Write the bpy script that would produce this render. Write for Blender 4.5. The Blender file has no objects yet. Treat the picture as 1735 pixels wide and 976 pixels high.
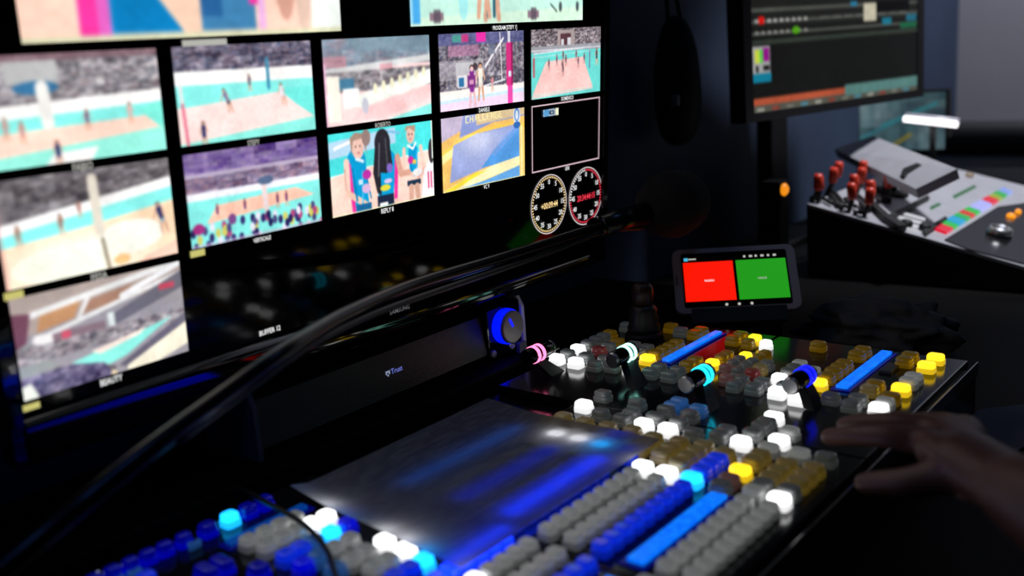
import bpy, bmesh, math, random
import numpy as np
from mathutils import Vector, Matrix

random.seed(7)
rng = np.random.default_rng(11)
SC = bpy.context.scene
COL = SC.collection

# ------------------------------------------------------------------ camera (35 mm lens, seen from the end of the desk)
CAM = Vector((-0.28, -0.6677, 1.112))
FPX = 1681.0
RW = ((0.6307, -0.7725, -0.0730), (-0.2234, -0.0906, -0.9705), (0.7431, 0.6285, -0.2298))

def ray(px, py):
    a, b = (px - 867.5) / FPX, (py - 488.0) / FPX
    return Vector([RW[0][i] * a + RW[1][i] * b + RW[2][i] for i in range(3)])
def at_z(px, py, z):
    d = ray(px, py); return CAM + d * ((z - CAM.z) / d.z)
def at_y(px, py, y):
    d = ray(px, py); return CAM + d * ((y - CAM.y) / d.y)
def at_x(px, py, x):
    d = ray(px, py); return CAM + d * ((x - CAM.x) / d.x)
def at_d(px, py, dist):
    return CAM + ray(px, py) * dist
def on_plane(px, py, p, n):
    d = ray(px, py); return CAM + d * ((p - CAM).dot(n) / d.dot(n))

# ------------------------------------------------------------------ materials
def lin(c):
    return tuple((v / 12.92 if v <= 0.04045 else ((v + 0.055) / 1.055) ** 2.4) for v in c)

def mat(name, col, rough=0.5, metal=0.0, emis=None, es=0.0, coat=0.0, spec=0.5, bump=0.0, bscale=200.0, vary=0.0, vscale=30.0):
    m = bpy.data.materials.new(name); m.use_nodes = True
    nt = m.node_tree; b = nt.nodes['Principled BSDF']
    b.inputs['Base Color'].default_value = (*col, 1)
    b.inputs['Roughness'].default_value = rough
    b.inputs['Metallic'].default_value = metal
    b.inputs['Coat Weight'].default_value = coat
    b.inputs['Coat Roughness'].default_value = 0.08
    b.inputs['Specular IOR Level'].default_value = spec
    if emis:
        b.inputs['Emission Color'].default_value = (*emis, 1)
        b.inputs['Emission Strength'].default_value = es
    tc = nt.nodes.new('ShaderNodeTexCoord')
    if bump > 0:
        n = nt.nodes.new('ShaderNodeTexNoise'); n.inputs['Scale'].default_value = bscale
        n.inputs['Detail'].default_value = 3
        bp = nt.nodes.new('ShaderNodeBump'); bp.inputs['Strength'].default_value = bump
        bp.inputs['Distance'].default_value = 0.002
        nt.links.new(tc.outputs['Object'], n.inputs['Vector'])
        nt.links.new(n.outputs['Fac'], bp.inputs['Height'])
        nt.links.new(bp.outputs['Normal'], b.inputs['Normal'])
    if vary > 0:
        n = nt.nodes.new('ShaderNodeTexNoise'); n.inputs['Scale'].default_value = vscale
        mx = nt.nodes.new('ShaderNodeMixRGB')
        mx.inputs[1].default_value = (*[c * (1 - vary) for c in col], 1)
        mx.inputs[2].default_value = (*[min(1, c * (1 + vary)) for c in col], 1)
        nt.links.new(tc.outputs['Object'], n.inputs['Vector'])
        nt.links.new(n.outputs['Fac'], mx.inputs[0])
        nt.links.new(mx.outputs[0], b.inputs['Base Color'])
    return m

def glow(name, col, s):
    return mat(name, (0.02, 0.02, 0.02), 0.3, emis=lin(col), es=s)

M = {}
M['gloss'] = mat('gloss_black', (0.004, 0.004, 0.005), 0.045, spec=0.5)
M['screen'] = mat('screen_black', (0.002, 0.002, 0.0035), 0.06, spec=0.2)
M['deck'] = mat('deck_black', (0.010, 0.010, 0.012), 0.14, bump=0.03, bscale=500)
M['matte'] = mat('matte_black', (0.008, 0.008, 0.009), 0.55, bump=0.1, bscale=400)
M['rubber'] = mat('rubber_black', (0.02, 0.02, 0.021), 0.42, bump=0.08, bscale=300)
M['boom'] = mat('boom_black', (0.003, 0.003, 0.0035), 0.28, bump=0.05, bscale=300)
M['foam'] = mat('foam_black', (0.006, 0.006, 0.007), 0.95, bump=0.8, bscale=420)
M['grille'] = mat('grille_black', (0.010, 0.010, 0.012), 0.26, bump=0.25, bscale=900)
M['silver'] = mat('silver_metal', (0.62, 0.62, 0.63), 0.3, 0.9, bump=0.04, bscale=300)
M['satin'] = mat('satin_plate', (0.33, 0.33, 0.34), 0.38, 0.3)
M['alu'] = mat('painted_aluminium', (0.5, 0.5, 0.54), 0.45, 0.15, vary=0.15)
M['navy'] = mat('navy_wall', (0.03, 0.05, 0.10), 0.7, bump=0.15, bscale=60, vary=0.3, vscale=6)
M['greywall'] = mat('grey_wall', (0.32, 0.32, 0.36), 0.8, bump=0.2, bscale=40, vary=0.08, vscale=5)
M['desk'] = mat('desk_black', (0.0018, 0.0018, 0.002), 0.6, spec=0.1, bump=0.1, bscale=150)
M['floor'] = mat('floor_dark', (0.012, 0.012, 0.014), 0.7, vary=0.3)
M['skin'] = mat('skin', (0.17, 0.068, 0.05), 0.5, bump=0.12, bscale=260, vary=0.12, vscale=40)
M['cloth'] = mat('grey_cloth', (0.09, 0.09, 0.095), 0.85, bump=0.5, bscale=300)
M['bluecloth'] = mat('blue_grey_sheet', (0.10, 0.115, 0.16), 0.8, bump=0.2, bscale=120)
M['redplug'] = mat('red_plastic', (0.75, 0.05, 0.02), 0.35)
M['tabbody'] = mat('tablet_shell', (0.36, 0.33, 0.39), 0.35)
M['white_print'] = mat('pale_print', (0.5, 0.5, 0.5), 0.5)
M['capt'] = glow('caption_white', (1, 1, 1), 1.0)
M['capt_dim'] = glow('caption_grey', (.75, .75, .72), 0.9)
M['capt_yel'] = glow('caption_yellow', (.88, .85, .5), 0.8)
M['dark'] = glow('screen_dark_grey', (0.09, 0.095, 0.09), 1.0)

# ------------------------------------------------------------------ mesh helpers
def link(name, me, m=None, parent=None):
    o = bpy.data.objects.new(name, me); COL.objects.link(o)
    if m is not None:
        for q in (m if isinstance(m, (list, tuple)) else [m]): me.materials.append(q)
    if parent is not None: o.parent = parent
    return o

def obj(name, bm, m=None, parent=None, smooth=False):
    me = bpy.data.meshes.new(name)
    if smooth:
        for fc in bm.faces: fc.smooth = True
    bm.to_mesh(me); bm.free()
    if parent is not None and parent.type == 'EMPTY' and parent.matrix_basis.translation.length > 0:
        me.transform(Matrix.Translation(-parent.location))
    return link(name, me, m, parent)

def tag(o, label=None, cat=None, group=None, kind=None):
    if label: o['label'] = label
    if cat: o['category'] = cat
    if group: o['group'] = group
    if kind: o['kind'] = kind
    return o

def thing(name, loc, label, cat, group=None):
    o = bpy.data.objects.new(name, None); COL.objects.link(o)
    o.location = loc; o.empty_display_size = 0.03
    return tag(o, label, cat, group)

def add_box(bm, c, s, bev=0.0, seg=2, rot=None, mi=0):
    t = bmesh.new()
    bmesh.ops.create_cube(t, size=1)
    for v in t.verts: v.co = Vector((v.co.x * s[0], v.co.y * s[1], v.co.z * s[2]))
    if bev > 0:
        bmesh.ops.bevel(t, geom=t.edges[:], offset=bev, segments=seg, affect='EDGES', profile=0.6)
    if rot is not None: t.transform(rot.to_4x4())
    t.transform(Matrix.Translation(Vector(c)))
    merge(bm, t, mi)

def merge(bm, t, mi=0):
    vs = [bm.verts.new(v.co) for v in t.verts]
    t.verts.index_update()
    for fc in t.faces:
        try:
            n = bm.faces.new([vs[v.index] for v in fc.verts]); n.material_index = mi; n.smooth = fc.smooth
        except ValueError: pass
    t.free()

def add_cyl(bm, a, b, r0, r1=None, seg=24, caps=True, mi=0):
    a, b = Vector(a), Vector(b); r1 = r0 if r1 is None else r1
    d = (b - a); L = d.length
    t = bmesh.new()
    bmesh.ops.create_cone(t, cap_ends=caps, segments=seg, radius1=r0, radius2=r1, depth=L)
    for fc in t.faces:
        if len(fc.verts) == 4: fc.smooth = True
    q = Vector((0, 0, 1)).rotation_difference(d.normalized())
    t.transform(Matrix.Translation((a + b) / 2) @ q.to_matrix().to_4x4())
    merge(bm, t, mi)

def add_lathe(bm, prof, origin, axis, seg=32, mi=0):
    """prof: (r, h) pairs along the axis."""
    axis = Vector(axis).normalized(); q = Vector((0, 0, 1)).rotation_difference(axis).to_matrix()
    o = Vector(origin); rings = []
    for r, h in prof:
        rings.append([bm.verts.new(o + q @ Vector((r * math.cos(2 * math.pi * k / seg), r * math.sin(2 * math.pi * k / seg), h))) for k in range(seg)])
    for i in range(len(rings) - 1):
        for k in range(seg):
            fc = bm.faces.new((rings[i][k], rings[i][(k + 1) % seg], rings[i + 1][(k + 1) % seg], rings[i + 1][k]))
            fc.smooth = True; fc.material_index = mi
    for rg, rev in ((rings[0], True), (rings[-1], False)):
        fc = bm.faces.new(rg[::-1] if rev else rg); fc.material_index = mi

def spline(pts, n=8):
    P = [Vector(p) for p in pts]; P = [P[0] * 2 - P[1]] + P + [P[-1] * 2 - P[-2]]; out = []
    for i in range(1, len(P) - 2):
        for k in range(n):
            t = k / n; a, b, c, d = P[i - 1], P[i], P[i + 1], P[i + 2]
            out.append(0.5 * (2 * b + (c - a) * t + (2 * a - 5 * b + 4 * c - d) * t * t + (3 * b - a - 3 * c + d) * t ** 3))
    out.append(P[-2]); return out

def add_tube(bm, pts, r, seg=12, n=8, mi=0, wav=0.0):
    path = spline(pts, n); rings = []; up = Vector((0, 0, 1))
    for i, p in enumerate(path):
        d = (path[min(i + 1, len(path) - 1)] - path[max(i - 1, 0)]).normalized()
        s = d.cross(up); s = s.normalized() if s.length > 1e-4 else Vector((1, 0, 0)); u = s.cross(d)
        rr = (r(i / (len(path) - 1)) if callable(r) else r) * (1 + wav * (i % 2))
        rings.append([bm.verts.new(p + (s * math.cos(2 * math.pi * k / seg) + u * math.sin(2 * math.pi * k / seg)) * rr) for k in range(seg)])
    for i in range(len(rings) - 1):
        for k in range(seg):
            fc = bm.faces.new((rings[i][k], rings[i][(k + 1) % seg], rings[i + 1][(k + 1) % seg], rings[i + 1][k])); fc.smooth = True; fc.material_index = mi
    bm.faces.new(rings[0][::-1]); bm.faces.new(rings[-1])

def add_prism(bm, pts, vec, mi=0):
    """pts: polygon (Vectors), pushed along vec into a closed solid."""
    vec = Vector(vec)
    a = [bm.verts.new(Vector(p)) for p in pts]; b = [bm.verts.new(Vector(p) + vec) for p in pts]
    bm.faces.new(a).material_index = mi; bm.faces.new(b[::-1]).material_index = mi
    for k in range(len(a)):
        bm.faces.new((a[k], b[k], b[(k + 1) % len(a)], a[(k + 1) % len(a)])).material_index = mi

def rounded(w, h, r, n=5):
    out = []
    for cx, cy, a0 in ((w / 2 - r, h / 2 - r, 0), (-w / 2 + r, h / 2 - r, 90), (-w / 2 + r, -h / 2 + r, 180), (w / 2 - r, -h / 2 + r, 270)):
        for k in range(n + 1):
            a = math.radians(a0 + 90 * k / n); out.append((cx + r * math.cos(a), cy + r * math.sin(a)))
    return out

def text_mesh(s, size, xs=1.0, depth=0.0, align='CENTER'):
    cu = bpy.data.curves.new('lettering', 'FONT'); cu.body = s; cu.size = size
    cu.align_x = align; cu.align_y = 'CENTER'; cu.extrude = depth; cu.resolution_u = 2; cu.offset = size * 0.012
    o = bpy.data.objects.new('lettering', cu)
    me = bpy.data.meshes.new_from_object(o)
    bpy.data.objects.remove(o); bpy.data.curves.remove(cu)
    me.transform(Matrix.Diagonal((xs, 1, 1, 1)))
    return me

def text_obj(name, s, size, o, ex, ey, m, parent, xs=1.0, align='CENTER'):
    """lettering lying on the plane spanned by ex (reading direction) and ey (up)."""
    me = text_mesh(s, size, xs, 0.0, align)
    ex, ey = Vector(ex).normalized(), Vector(ey).normalized(); ez = ex.cross(ey)
    me.transform(Matrix(((ex.x, ey.x, ez.x, o[0]), (ex.y, ey.y, ez.y, o[1]), (ex.z, ey.z, ez.z, o[2]), (0, 0, 0, 1))))
    root = parent
    while root.parent: root = root.parent
    me.transform(Matrix.Translation(-root.location))
    return link(name, me, m, parent)

def sub(name, bm, m, part, smooth=False):
    """a sub-part: geometry given in world space, its thing's origin taken off."""
    root = part
    while root.parent: root = root.parent
    if smooth:
        for fc in bm.faces: fc.smooth = True
    me = bpy.data.meshes.new(name); bm.to_mesh(me); bm.free()
    me.transform(Matrix.Translation(-root.location))
    return link(name, me, m, part)

# ------------------------------------------------------------------ the room
def structure(name, c, s, m):
    bm = bmesh.new(); add_box(bm, c, s); o = obj(name, bm, m); o['kind'] = 'structure'; return o
structure('floor', (0.67, -0.8, -0.05), (4.14, 3.4, 0.1), M['floor'])
structure('ceiling', (0.67, -0.8, 2.45), (4.14, 3.4, 0.1), M['floor'])
structure('wall_back', (0.67, 0.23, 1.2), (4.14, 0.1, 2.4), M['navy'])
structure('wall_right', (2.79, -0.8, 1.2), (0.1, 3.4, 2.4), M['greywall'])
structure('wall_left', (-1.45, -0.8, 1.2), (0.1, 3.4, 2.4), M['navy'])
structure('wall_front', (0.67, -2.55, 1.2), (4.14, 0.1, 2.4), M['navy'])

t = thing('desk', (0.9, -0.3, 0), 'long black desk running under the switcher, tablet and mixing console', 'desk')
bm = bmesh.new(); add_box(bm, (0.665, -0.22, 0.715), (3.03, 0.78, 0.04), 0.004); obj('desk_top', bm, M['desk'], t)
for x in (-0.8, 0.7, 2.12):
    bm = bmesh.new(); add_box(bm, (x, -0.2, 0.3475), (0.05, 0.66, 0.695), 0.003); obj('leg', bm, M['desk'], t)
bm = bmesh.new(); add_box(bm, (0.28, 0.062, 0.763), (1.16, 0.146, 0.055), 0.003)
tag(obj('shelf_riser', bm, M['desk']), 'low black riser on the desk carrying the soundbar under the big screen', 'shelf')

# ------------------------------------------------------------------ pictures shown on the screens: small painter on a colour grid
class Pic:
    def __init__(s, w, h, bg):
        s.w, s.h = w * 2, h * 2
        s.a = np.empty((s.h, s.w, 3)); s.a[:] = bg
        s.x, s.y = np.meshgrid((np.arange(s.w) + .5) / s.w, (np.arange(s.h) + .5) / s.h)
    def put(s, m, c, al=1.0):
        s.a[m] = s.a[m] * (1 - al) + np.array(c) * al
    def poly(s, pts, c, al=1.0):
        ins = np.zeros(s.x.shape, bool); n = len(pts)
        for i in range(n):
            x0, y0 = pts[i]; x1, y1 = pts[(i + 1) % n]
            if y0 == y1: continue
            k = (y0 > s.y) != (y1 > s.y)
            ins ^= k & (s.x < (x1 - x0) * (s.y - y0) / (y1 - y0) + x0)
        s.put(ins, c, al); return s
    def rect(s, x0, y0, x1, y1, c, al=1.0):
        return s.poly([(x0, y0), (x1, y0), (x1, y1), (x0, y1)], c, al)
    def ell(s, cx, cy, rx, ry, c, al=1.0):
        s.put(((s.x - cx) / rx) ** 2 + ((s.y - cy) / ry) ** 2 < 1, c, al); return s
    def line(s, x0, y0, x1, y1, w, c, w1=None, al=1.0):
        A = 16 / 9; dx, dy = (x1 - x0) * A, y1 - y0; L = dx * dx + dy * dy + 1e-9
        tt = np.clip((((s.x - x0) * A) * dx + (s.y - y0) * dy) / L, 0, 1)
        d = np.hypot((s.x - x0) * A - tt * dx, s.y - y0 - tt * dy)
        s.put(d < w + ((w1 if w1 is not None else w) - w) * tt, c, al); return s
    def crowd(s, y0, y1, cols, nx=60, ny=24, jit=0.08, f=None):
        g = np.array(cols)[rng.integers(0, len(cols), (ny, nx))] + rng.normal(0, jit, (ny, nx, 1))
        g = .45 * g + .25 * np.roll(g, 1, 1) + .15 * np.roll(g, 1, 0) + .15 * g.mean((0, 1))
        g = g + np.kron(rng.normal(0, .05, (ny // 4 + 1, nx // 5 + 1, 1)), np.ones((4, 5, 1)))[:ny, :nx]
        b = np.array(y1(s.x) if callable(y1) else y1) + 0 * s.x
        tp = np.array(y0(s.x) if callable(y0) else y0) + 0 * s.x
        k = (s.y >= tp) & (s.y < b)
        iy = np.clip(((s.y - tp) / np.maximum(b - tp, 1e-3) * ny).astype(int), 0, ny - 1); ix = np.clip((s.x * nx).astype(int), 0, nx - 1)
        s.a[k] = g[iy, ix][k]; return s
    def band(s, fy0, fy1, c, al=1.0):
        a = fy0(s.x) if callable(fy0) else fy0; b = fy1(s.x) if callable(fy1) else fy1
        s.put((s.y >= a) & (s.y < b), c, al); return s
    def man(s, x, y, h, shirt, shorts, skin=(.85, .65, .55), hair=(.25, .18, .15), lean=0.0):
        u = h
        s.line(x - .05 * u, y, x - .02 * u + lean * .3, y - .45 * u, .035 * u, skin, .05 * u); s.line(x + .07 * u, y, x + .03 * u + lean * .3, y - .45 * u, .035 * u, skin, .05 * u)
        s.line(x + lean * .3, y - .42 * u, x + lean * .35, y - .5 * u, .085 * u, shorts)
        s.line(x + lean * .4, y - .52 * u, x + lean * .8, y - .78 * u, .08 * u, shirt, .1 * u)
        s.line(x + lean * .8 - .06 * u, y - .78 * u, x + lean - .1 * u, y - .5 * u, .028 * u, skin); s.line(x + lean * .8 + .06 * u, y - .78 * u, x + lean + .1 * u, y - .55 * u, .028 * u, skin)
        s.ell(x + lean, y - .92 * u, .05 * u, .08 * u, hair); s.ell(x + lean, y - .90 * u, .04 * u, .06 * u, skin)
        return s
    def final(s, soft=1):
        g = rng.normal(0, .035, (7, 11, 1)); iy = np.clip(s.y * 6, 0, 5.99); ix = np.clip(s.x * 10, 0, 9.99)
        y0, x0 = iy.astype(int), ix.astype(int); fy, fx = (iy - y0)[..., None], (ix - x0)[..., None]
        n = g[y0, x0] * (1 - fy) * (1 - fx) + g[y0 + 1, x0] * fy * (1 - fx) + g[y0, x0 + 1] * (1 - fy) * fx + g[y0 + 1, x0 + 1] * fy * fx
        k = rng.normal(0, .016, (28, 46)); n = n + k[np.clip((s.y * 28).astype(int), 0, 27), np.clip((s.x * 46).astype(int), 0, 45)][..., None]
        s.a = s.a * (1 + n) + rng.normal(0, .02, s.a.shape[:2] + (1,))
        for _ in range(soft):
            for ax in (0, 1):
                q = np.pad(s.a, [(2, 2) if k == ax else (0, 0) for k in range(3)], mode='edge'); m = s.a.shape[ax]
                s.a = sum(np.take(q, range(k, k + m), ax) * wk for k, wk in enumerate((.1, .22, .36, .22, .1)))
        a = s.a.reshape(s.h // 2, 2, s.w // 2, 2, 3).mean((1, 3)); return np.clip(a, 0, 1)

def picture_mat(name, strength, rough=0.13):
    m = bpy.data.materials.new(name); m.use_nodes = True; nt = m.node_tree; b = nt.nodes['Principled BSDF']
    at = nt.nodes.new('ShaderNodeVertexColor'); at.layer_name = 'picture'
    b.inputs['Base Color'].default_value = (.003, .003, .004, 1); b.inputs['Roughness'].default_value = rough
    nt.links.new(at.outputs['Color'], b.inputs['Emission Color']); b.inputs['Emission Strength'].default_value = strength
    return m
M['picture'] = picture_mat('video_picture', 1.12)
M['picture_soft'] = picture_mat('desktop_picture', 0.75, 0.3)

def picture(name, px, corner, ex, ey, m, parent):
    """a flat lit picture; corner is its top-left, ex and ey its full width and downward height as vectors."""
    h, w = px.shape[:2]
    c, ex, ey = np.array(corner), np.array(ex), np.array(ey)
    u, v = np.meshgrid(np.linspace(0, 1, w), np.linspace(0, 1, h))
    root = parent
    while root.parent: root = root.parent
    co = (c + u[..., None] * ex + v[..., None] * ey - np.array(root.location)).reshape(-1, 3)
    i = np.arange(w * h).reshape(h, w)
    q = np.stack([i[:-1, :-1], i[1:, :-1], i[1:, 1:], i[:-1, 1:]], -1).reshape(-1, 4)
    me = bpy.data.meshes.new(name)
    me.vertices.add(len(co)); me.vertices.foreach_set('co', co.ravel())
    me.loops.add(q.size); me.loops.foreach_set('vertex_index', q.ravel().astype(np.int32))
    me.polygons.add(len(q)); me.polygons.foreach_set('loop_start', np.arange(0, q.size, 4, dtype=np.int32))
    me.update(calc_edges=True)
    at = me.color_attributes.new('picture', 'FLOAT_COLOR', 'POINT')
    p = px.reshape(-1, 3); p = np.where(p <= .04045, p / 12.92, ((p + .055) / 1.055) ** 2.4)
    at.data.foreach_set('color', np.hstack([p, np.ones((len(p), 1))]).ravel())
    return link(name, me, m, parent)

GREY = [(.55, .53, .56), (.38, .36, .4), (.75, .73, .75), (.62, .55, .56), (.48, .48, .52), (.3, .28, .3), (.85, .82, .82)]
DARKC = [(.3, .28, .35), (.2, .18, .24), (.55, .5, .58), (.42, .36, .42), (.7, .66, .72), (.25, .3, .42)]
PURP = [(.42, .32, .6), (.5, .42, .62), (.36, .25, .55), (.6, .5, .66), (.45, .4, .55)]
TEAL, PEACH, WHITE, PINK = (.53, .93, .9), (1, .84, .77), (1, .99, .98), (1, .88, .86)
NVY, MAG, BLU = (.16, .18, .38), (.95, .22, .62), (.05, .62, .84)

def p_preview():
    p = Pic(200, 112, (1, .83, .75))
    p.rect(.15, 0, .235, 1, MAG).rect(.2, .4, .235, 1, (.85, .5, .85), .6)
    p.poly([(.235, 0), (.62, 0), (.62, .97), (.235, .97)], (.02, .62, .85))
    p.poly([(.24, .55), (.3, .6), (.45, .97), (.24, .97)], (.05, .5, .75))
    p.line(.3, .5, .52, 1.0, .09, (.95, .8, .7))
    p.rect(.43, .45, .52, .8, (.05, .55, .72)).ell(.48, .62, .02, .05, (.9, .9, .85))
    p.rect(.5, .8, .68, .97, (.25, .5, .68)).rect(.5, .78, .57, .9, (.16, .38, .6))
    p.rect(.55, .3, .67, .8, (.02, .72, .95)).rect(.66, .3, .7, .85, MAG).rect(.69, .75, .715, .97, (.92, .7, .88))
    p.ell(.79, .6, .045, .33, (.83, .62, .55)).ell(.855, .7, .03, .3, (.88, .75, .68))
    p.poly([(.89, .3), (1, .3), (1, 1), (.885, 1)], (.95, .97, .95)).rect(.9, .5, .93, .8, MAG, .7).rect(.95, .5, .975, .76, MAG, .7)
    p.band(.975, 1.1, (.84, .84, .70))
    return p.final(3)

def p_program():
    p = Pic(200, 112, (.78, .93, .88))
    p.poly([(0, 0), (1, 0), (1, .5), (0, .8)], (.98, .8, .75))
    p.band(lambda x: .86 - .12 * x, 1.1, (.76, .93, .87)).band(lambda x: .95 - .05 * x, 1.1, (.9, .96, .84), .5)
    p.band(lambda x: .80 - .12 * x, lambda x: .83 - .12 * x, (.95, .97, .95))
    p.rect(.01, .5, .05, .98, (.3, .68, .92)).rect(0, .5, .015, .98, (.6, .85, .95))
    p.man(.42, .965, .62, (.2, .22, .32), (.18, .36, .45), lean=.0)
    p.rect(.395, .6, .41, .96, (.18, .38, .46)).rect(.43, .6, .446, .96, (.18, .38, .46))
    p.man(.375, .95, .5, (.85, .35, .4), (.8, .45, .5))
    p.ell(.27, .85, .025, .12, (.6, .88, .9), .8)
    for x in (.13, .67): p.rect(x - .035, .92, x + .035, .97, (.55, .45, .5)).rect(x - .015, .9, x + .02, .98, (.35, .3, .35), .8)
    p.line(.78, .88, .82, .93, .006, (.25, .3, .3))
    for x in (.845, .96): p.ell(x, .9, .011, .035, (.3, .34, .36))
    return p.final()

def court(w, h, top, crowd=GREY, cb=.3, floor=PEACH, sl=0.0, ads=.1, teal=.12):
    p = Pic(w, h, floor)
    p.crowd(0, lambda x: cb + sl * (x - .5) + 0 * x, crowd, 46, 16)
    p.band(lambda x: cb + sl * (x - .5), lambda x: cb + ads + sl * (x - .5), WHITE)
    p.band(lambda x: cb + ads + sl * (x - .5), lambda x: cb + ads + teal + sl * (x - .5), TEAL)
    return p

def p_a1():
    p = court(170, 96, 0, GREY, .42, (1, .85, .78), -.06, .12, .12)
    p.rect(0, 0, 1, .06, (.5, .36, .4), .7).rect(.15, .06, .42, .26, (.72, .72, .72)).ell(.3, .3, .12, .06, (.22, .45, .62))
    p.line(.33, .3, .34, .62, .06, (.93, .92, .9))
    p.poly([(.85, .58), (1, .5), (1, .8)], (.5, .93, .86))
    p.poly([(0, .9), (1, .76), (1, 1), (0, 1)], (.6, .95, .88)).poly([(.35, .9), (.6, .88), (.55, 1), (.3, 1)], WHITE)
    for x, y, c in ((.2, .78, (.75, .5, .5)), (.55, .72, (.45, .35, .5)), (.03, .82, (.8, .5, .5)), (.8, .7, (.9, .7, .7)), (.12, .74, (.8, .6, .6))): p.man(x, y, .2, c, c)
    p.man(.37, 1.02, .24, NVY, NVY)
    return p.final(4)

def p_a2():
    p = court(170, 96, 0, DARKC, .26, PINK, .02, .14, .22)
    p.band(lambda x: .62 - .12 * x, 1.1, PINK); p.poly([(.72, .5), (1, .5), (1, .85), (.85, .68)], (.45, .92, .88))
    p.poly([(0, .98), (1, .84), (1, 1.1), (0, 1.1)], (.55, .93, .88))
    p.line(.03, .35, .05, 1, .018, (.88, .45, .55)).line(.03, .3, .035, .55, .02, (.9, .9, .9))
    p.line(.65, .18, .65, .48, .022, (.25, .55, .68))
    p.man(.36, .7, .25, (.45, .42, .6), (.3, .3, .35), lean=-.04); p.man(.76, .68, .24, (.9, .9, .95), (.85, .8, .85), lean=-.02)
    p.man(.16, 1.02, .26, NVY, NVY); p.man(.51, .5, .18, (.4, .4, .5), (.3, .4, .5))
    return p.final(3)

def p_a3():
    p = Pic(170, 96, (1, .86, .85))
    p.crowd(0, .34, [(.5, .56, .62), (.42, .5, .58), (.62, .66, .7), (.55, .5, .55)], 30, 10, .04)
    p.rect(0, .2, .2, .33, (.85, .55, .6), .6).poly([(.2, 0), (1, 0), (1, .2), (.3, .15)], (.47, .58, .64), .7)
    p.band(lambda x: .34 - .1 * x, lambda x: .42 - .1 * x, (.85, .85, .85)).crowd(.38, .62, GREY, 40, 9).rect(.5, .32, .62, .38, (.9, .6, .65), .7)
    p.rect(.02, .42, .13, .95, (.98, .96, .9)).rect(.13, .46, .26, .58, (.28, .48, .6)).rect(.16, .58, .3, .8, WHITE)
    p.poly([(.3, .66), (.6, .56), (1, .42), (1, .6), (.6, .72), (.3, .82)], (.97, .98, .95))
    for k in range(7): p.ell(.45 + .08 * k, .6 - .025 * k, .02, .06, (.95, .93, .8))
    p.poly([(.3, .84), (1, .62), (1, .8), (.5, .97), (.2, .97)], (1, .8, .8), .8)
    p.poly([(.55, 1), (1, .86), (1, 1)], (.55, .93, .9)).line(0, .3, .0, 1, .03, (.9, .7, .8))
    p.ell(.35, .8, .03, .1, (.8, .8, .85))
    return p.final(4)

def p_daniele():
    p = Pic(180, 101, (.94, .84, .93))
    p.crowd(0, .75, GREY + DARKC, 70, 40, .06); p.rect(0, 0, 1, .16, (.3, .32, .55), .65)
    p.rect(.15, .02, .28, .12, (.3, .7, .6), .7).rect(.25, .02, .33, .12, (.85, .2, .5), .8).rect(.42, 0, .53, .13, (.9, .2, .65))
    p.rect(.1, .16, .45, .3, (.75, .5, .65), .6).rect(0, .35, .5, .6, (.75, .72, .75), .55)
    p.rect(.18, .38, .38, .7, (.75, .74, .76)).rect(.2, .55, .3, .72, (.9, .88, .9)).rect(.21, .58, .27, .7, (.2, .45, .65))
    p.band(lambda x: .74 - .02 * x, lambda x: .86 - .06 * x, (.98, .95, .93)); p.band(lambda x: .86 - .06 * x, lambda x: .9 - .05 * x, (.8, .9, .96))
    for k in range(26): p.line(.5 + .02 * k, .7 + .01 * (k % 3), .53 + .02 * k, .6, .006, (.2, .2, .25))
    p.line(.74, .1, .52, .46, .018, (.92, .9, .92)).line(.7, .02, .72, .68, .01, (.92, .9, .92)).line(.5, .72, .75, .66, .012, (.93, .93, .95))
    p.rect(.56, .16, .64, .3, (.35, .4, .5), .6)
    p.line(.81, 0, .81, .2, .03, (.86, .86, .9)).rect(.775, .16, .855, .75, (.84, .2, .5)).rect(.79, .75, .85, 1, (.9, .3, .66)).rect(.8, .55, .84, .63, (.85, .9, .95)).rect(.835, .16, .855, .75, (.6, .1, .35))
    p.man(.46, .9, .5, (.95, .93, .88), (.9, .86, .84)).ell(.4, .45, .03, .05, (.3, .25, .28))
    p.man(.36, .97, .55, (.5, .2, .55), (.55, .2, .6), (.93, .75, .78)).rect(.31, .56, .4, .72, (.48, .2, .5)).rect(.33, .62, .38, .68, (.85, .6, .75))
    p.man(.6, .8, .2, (.85, .5, .6), (.8, .8, .8))
    return p.final()

def p_domenico():
    p = Pic(190, 107, (.42, .85, .82))
    p.crowd(0, .28, [(.2, .18, .2), (.75, .72, .74), (.45, .42, .45), (.9, .88, .88), (.5, .38, .4), (.3, .28, .32)], 95, 26, .1)
    p.rect(.36, .03, .6, .25, (.66, .6, .6)).rect(.4, .08, .55, .25, (.35, .22, .25)).rect(.41, .16, .45, .25, (.8, .8, .82)).rect(.5, .14, .55, .26, (.85, .85, .88))
    p.band(.25, .33, (.62, .62, .65)).band(lambda x: .30 + .0 * x, lambda x: .315 + .0 * x, (.92, .92, .95))
    p.poly([(.2, .47), (.73, .44), (.88, .9), (.02, .92)], (.98, .78, .76)); p.poly([(.02, .92), (.88, .9), (.88, .94), (0, .99)], (.98, .82, .8), .8)
    p.line(.04, .33, .04, .6, .014, (.7, .7, .75)).rect(.02, .4, .05, .68, (.7, .42, .45)).line(.83, .26, .83, .6, .012, (.72, .7, .78)).rect(.825, .35, .84, .62, (.5, .45, .62))
    p.line(.04, .345, .83, .3, .01, (.86, .88, .9)).line(.04, .40, .83, .36, .005, (.86, .88, .9), al=.8)
    for x, y in ((.24, .6), (.35, .55), (.43, .63), (.44, .5), (.48, .56), (.63, .5), (.66, .6), (.75, .55), (.44, .7)): p.man(x, y, .17, (.4, .32, .4), (.5, .4, .5), (.75, .55, .52))
    p.man(.94, .58, .26, (.25, .3, .35), (.2, .25, .3))
    return p.final()

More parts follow.
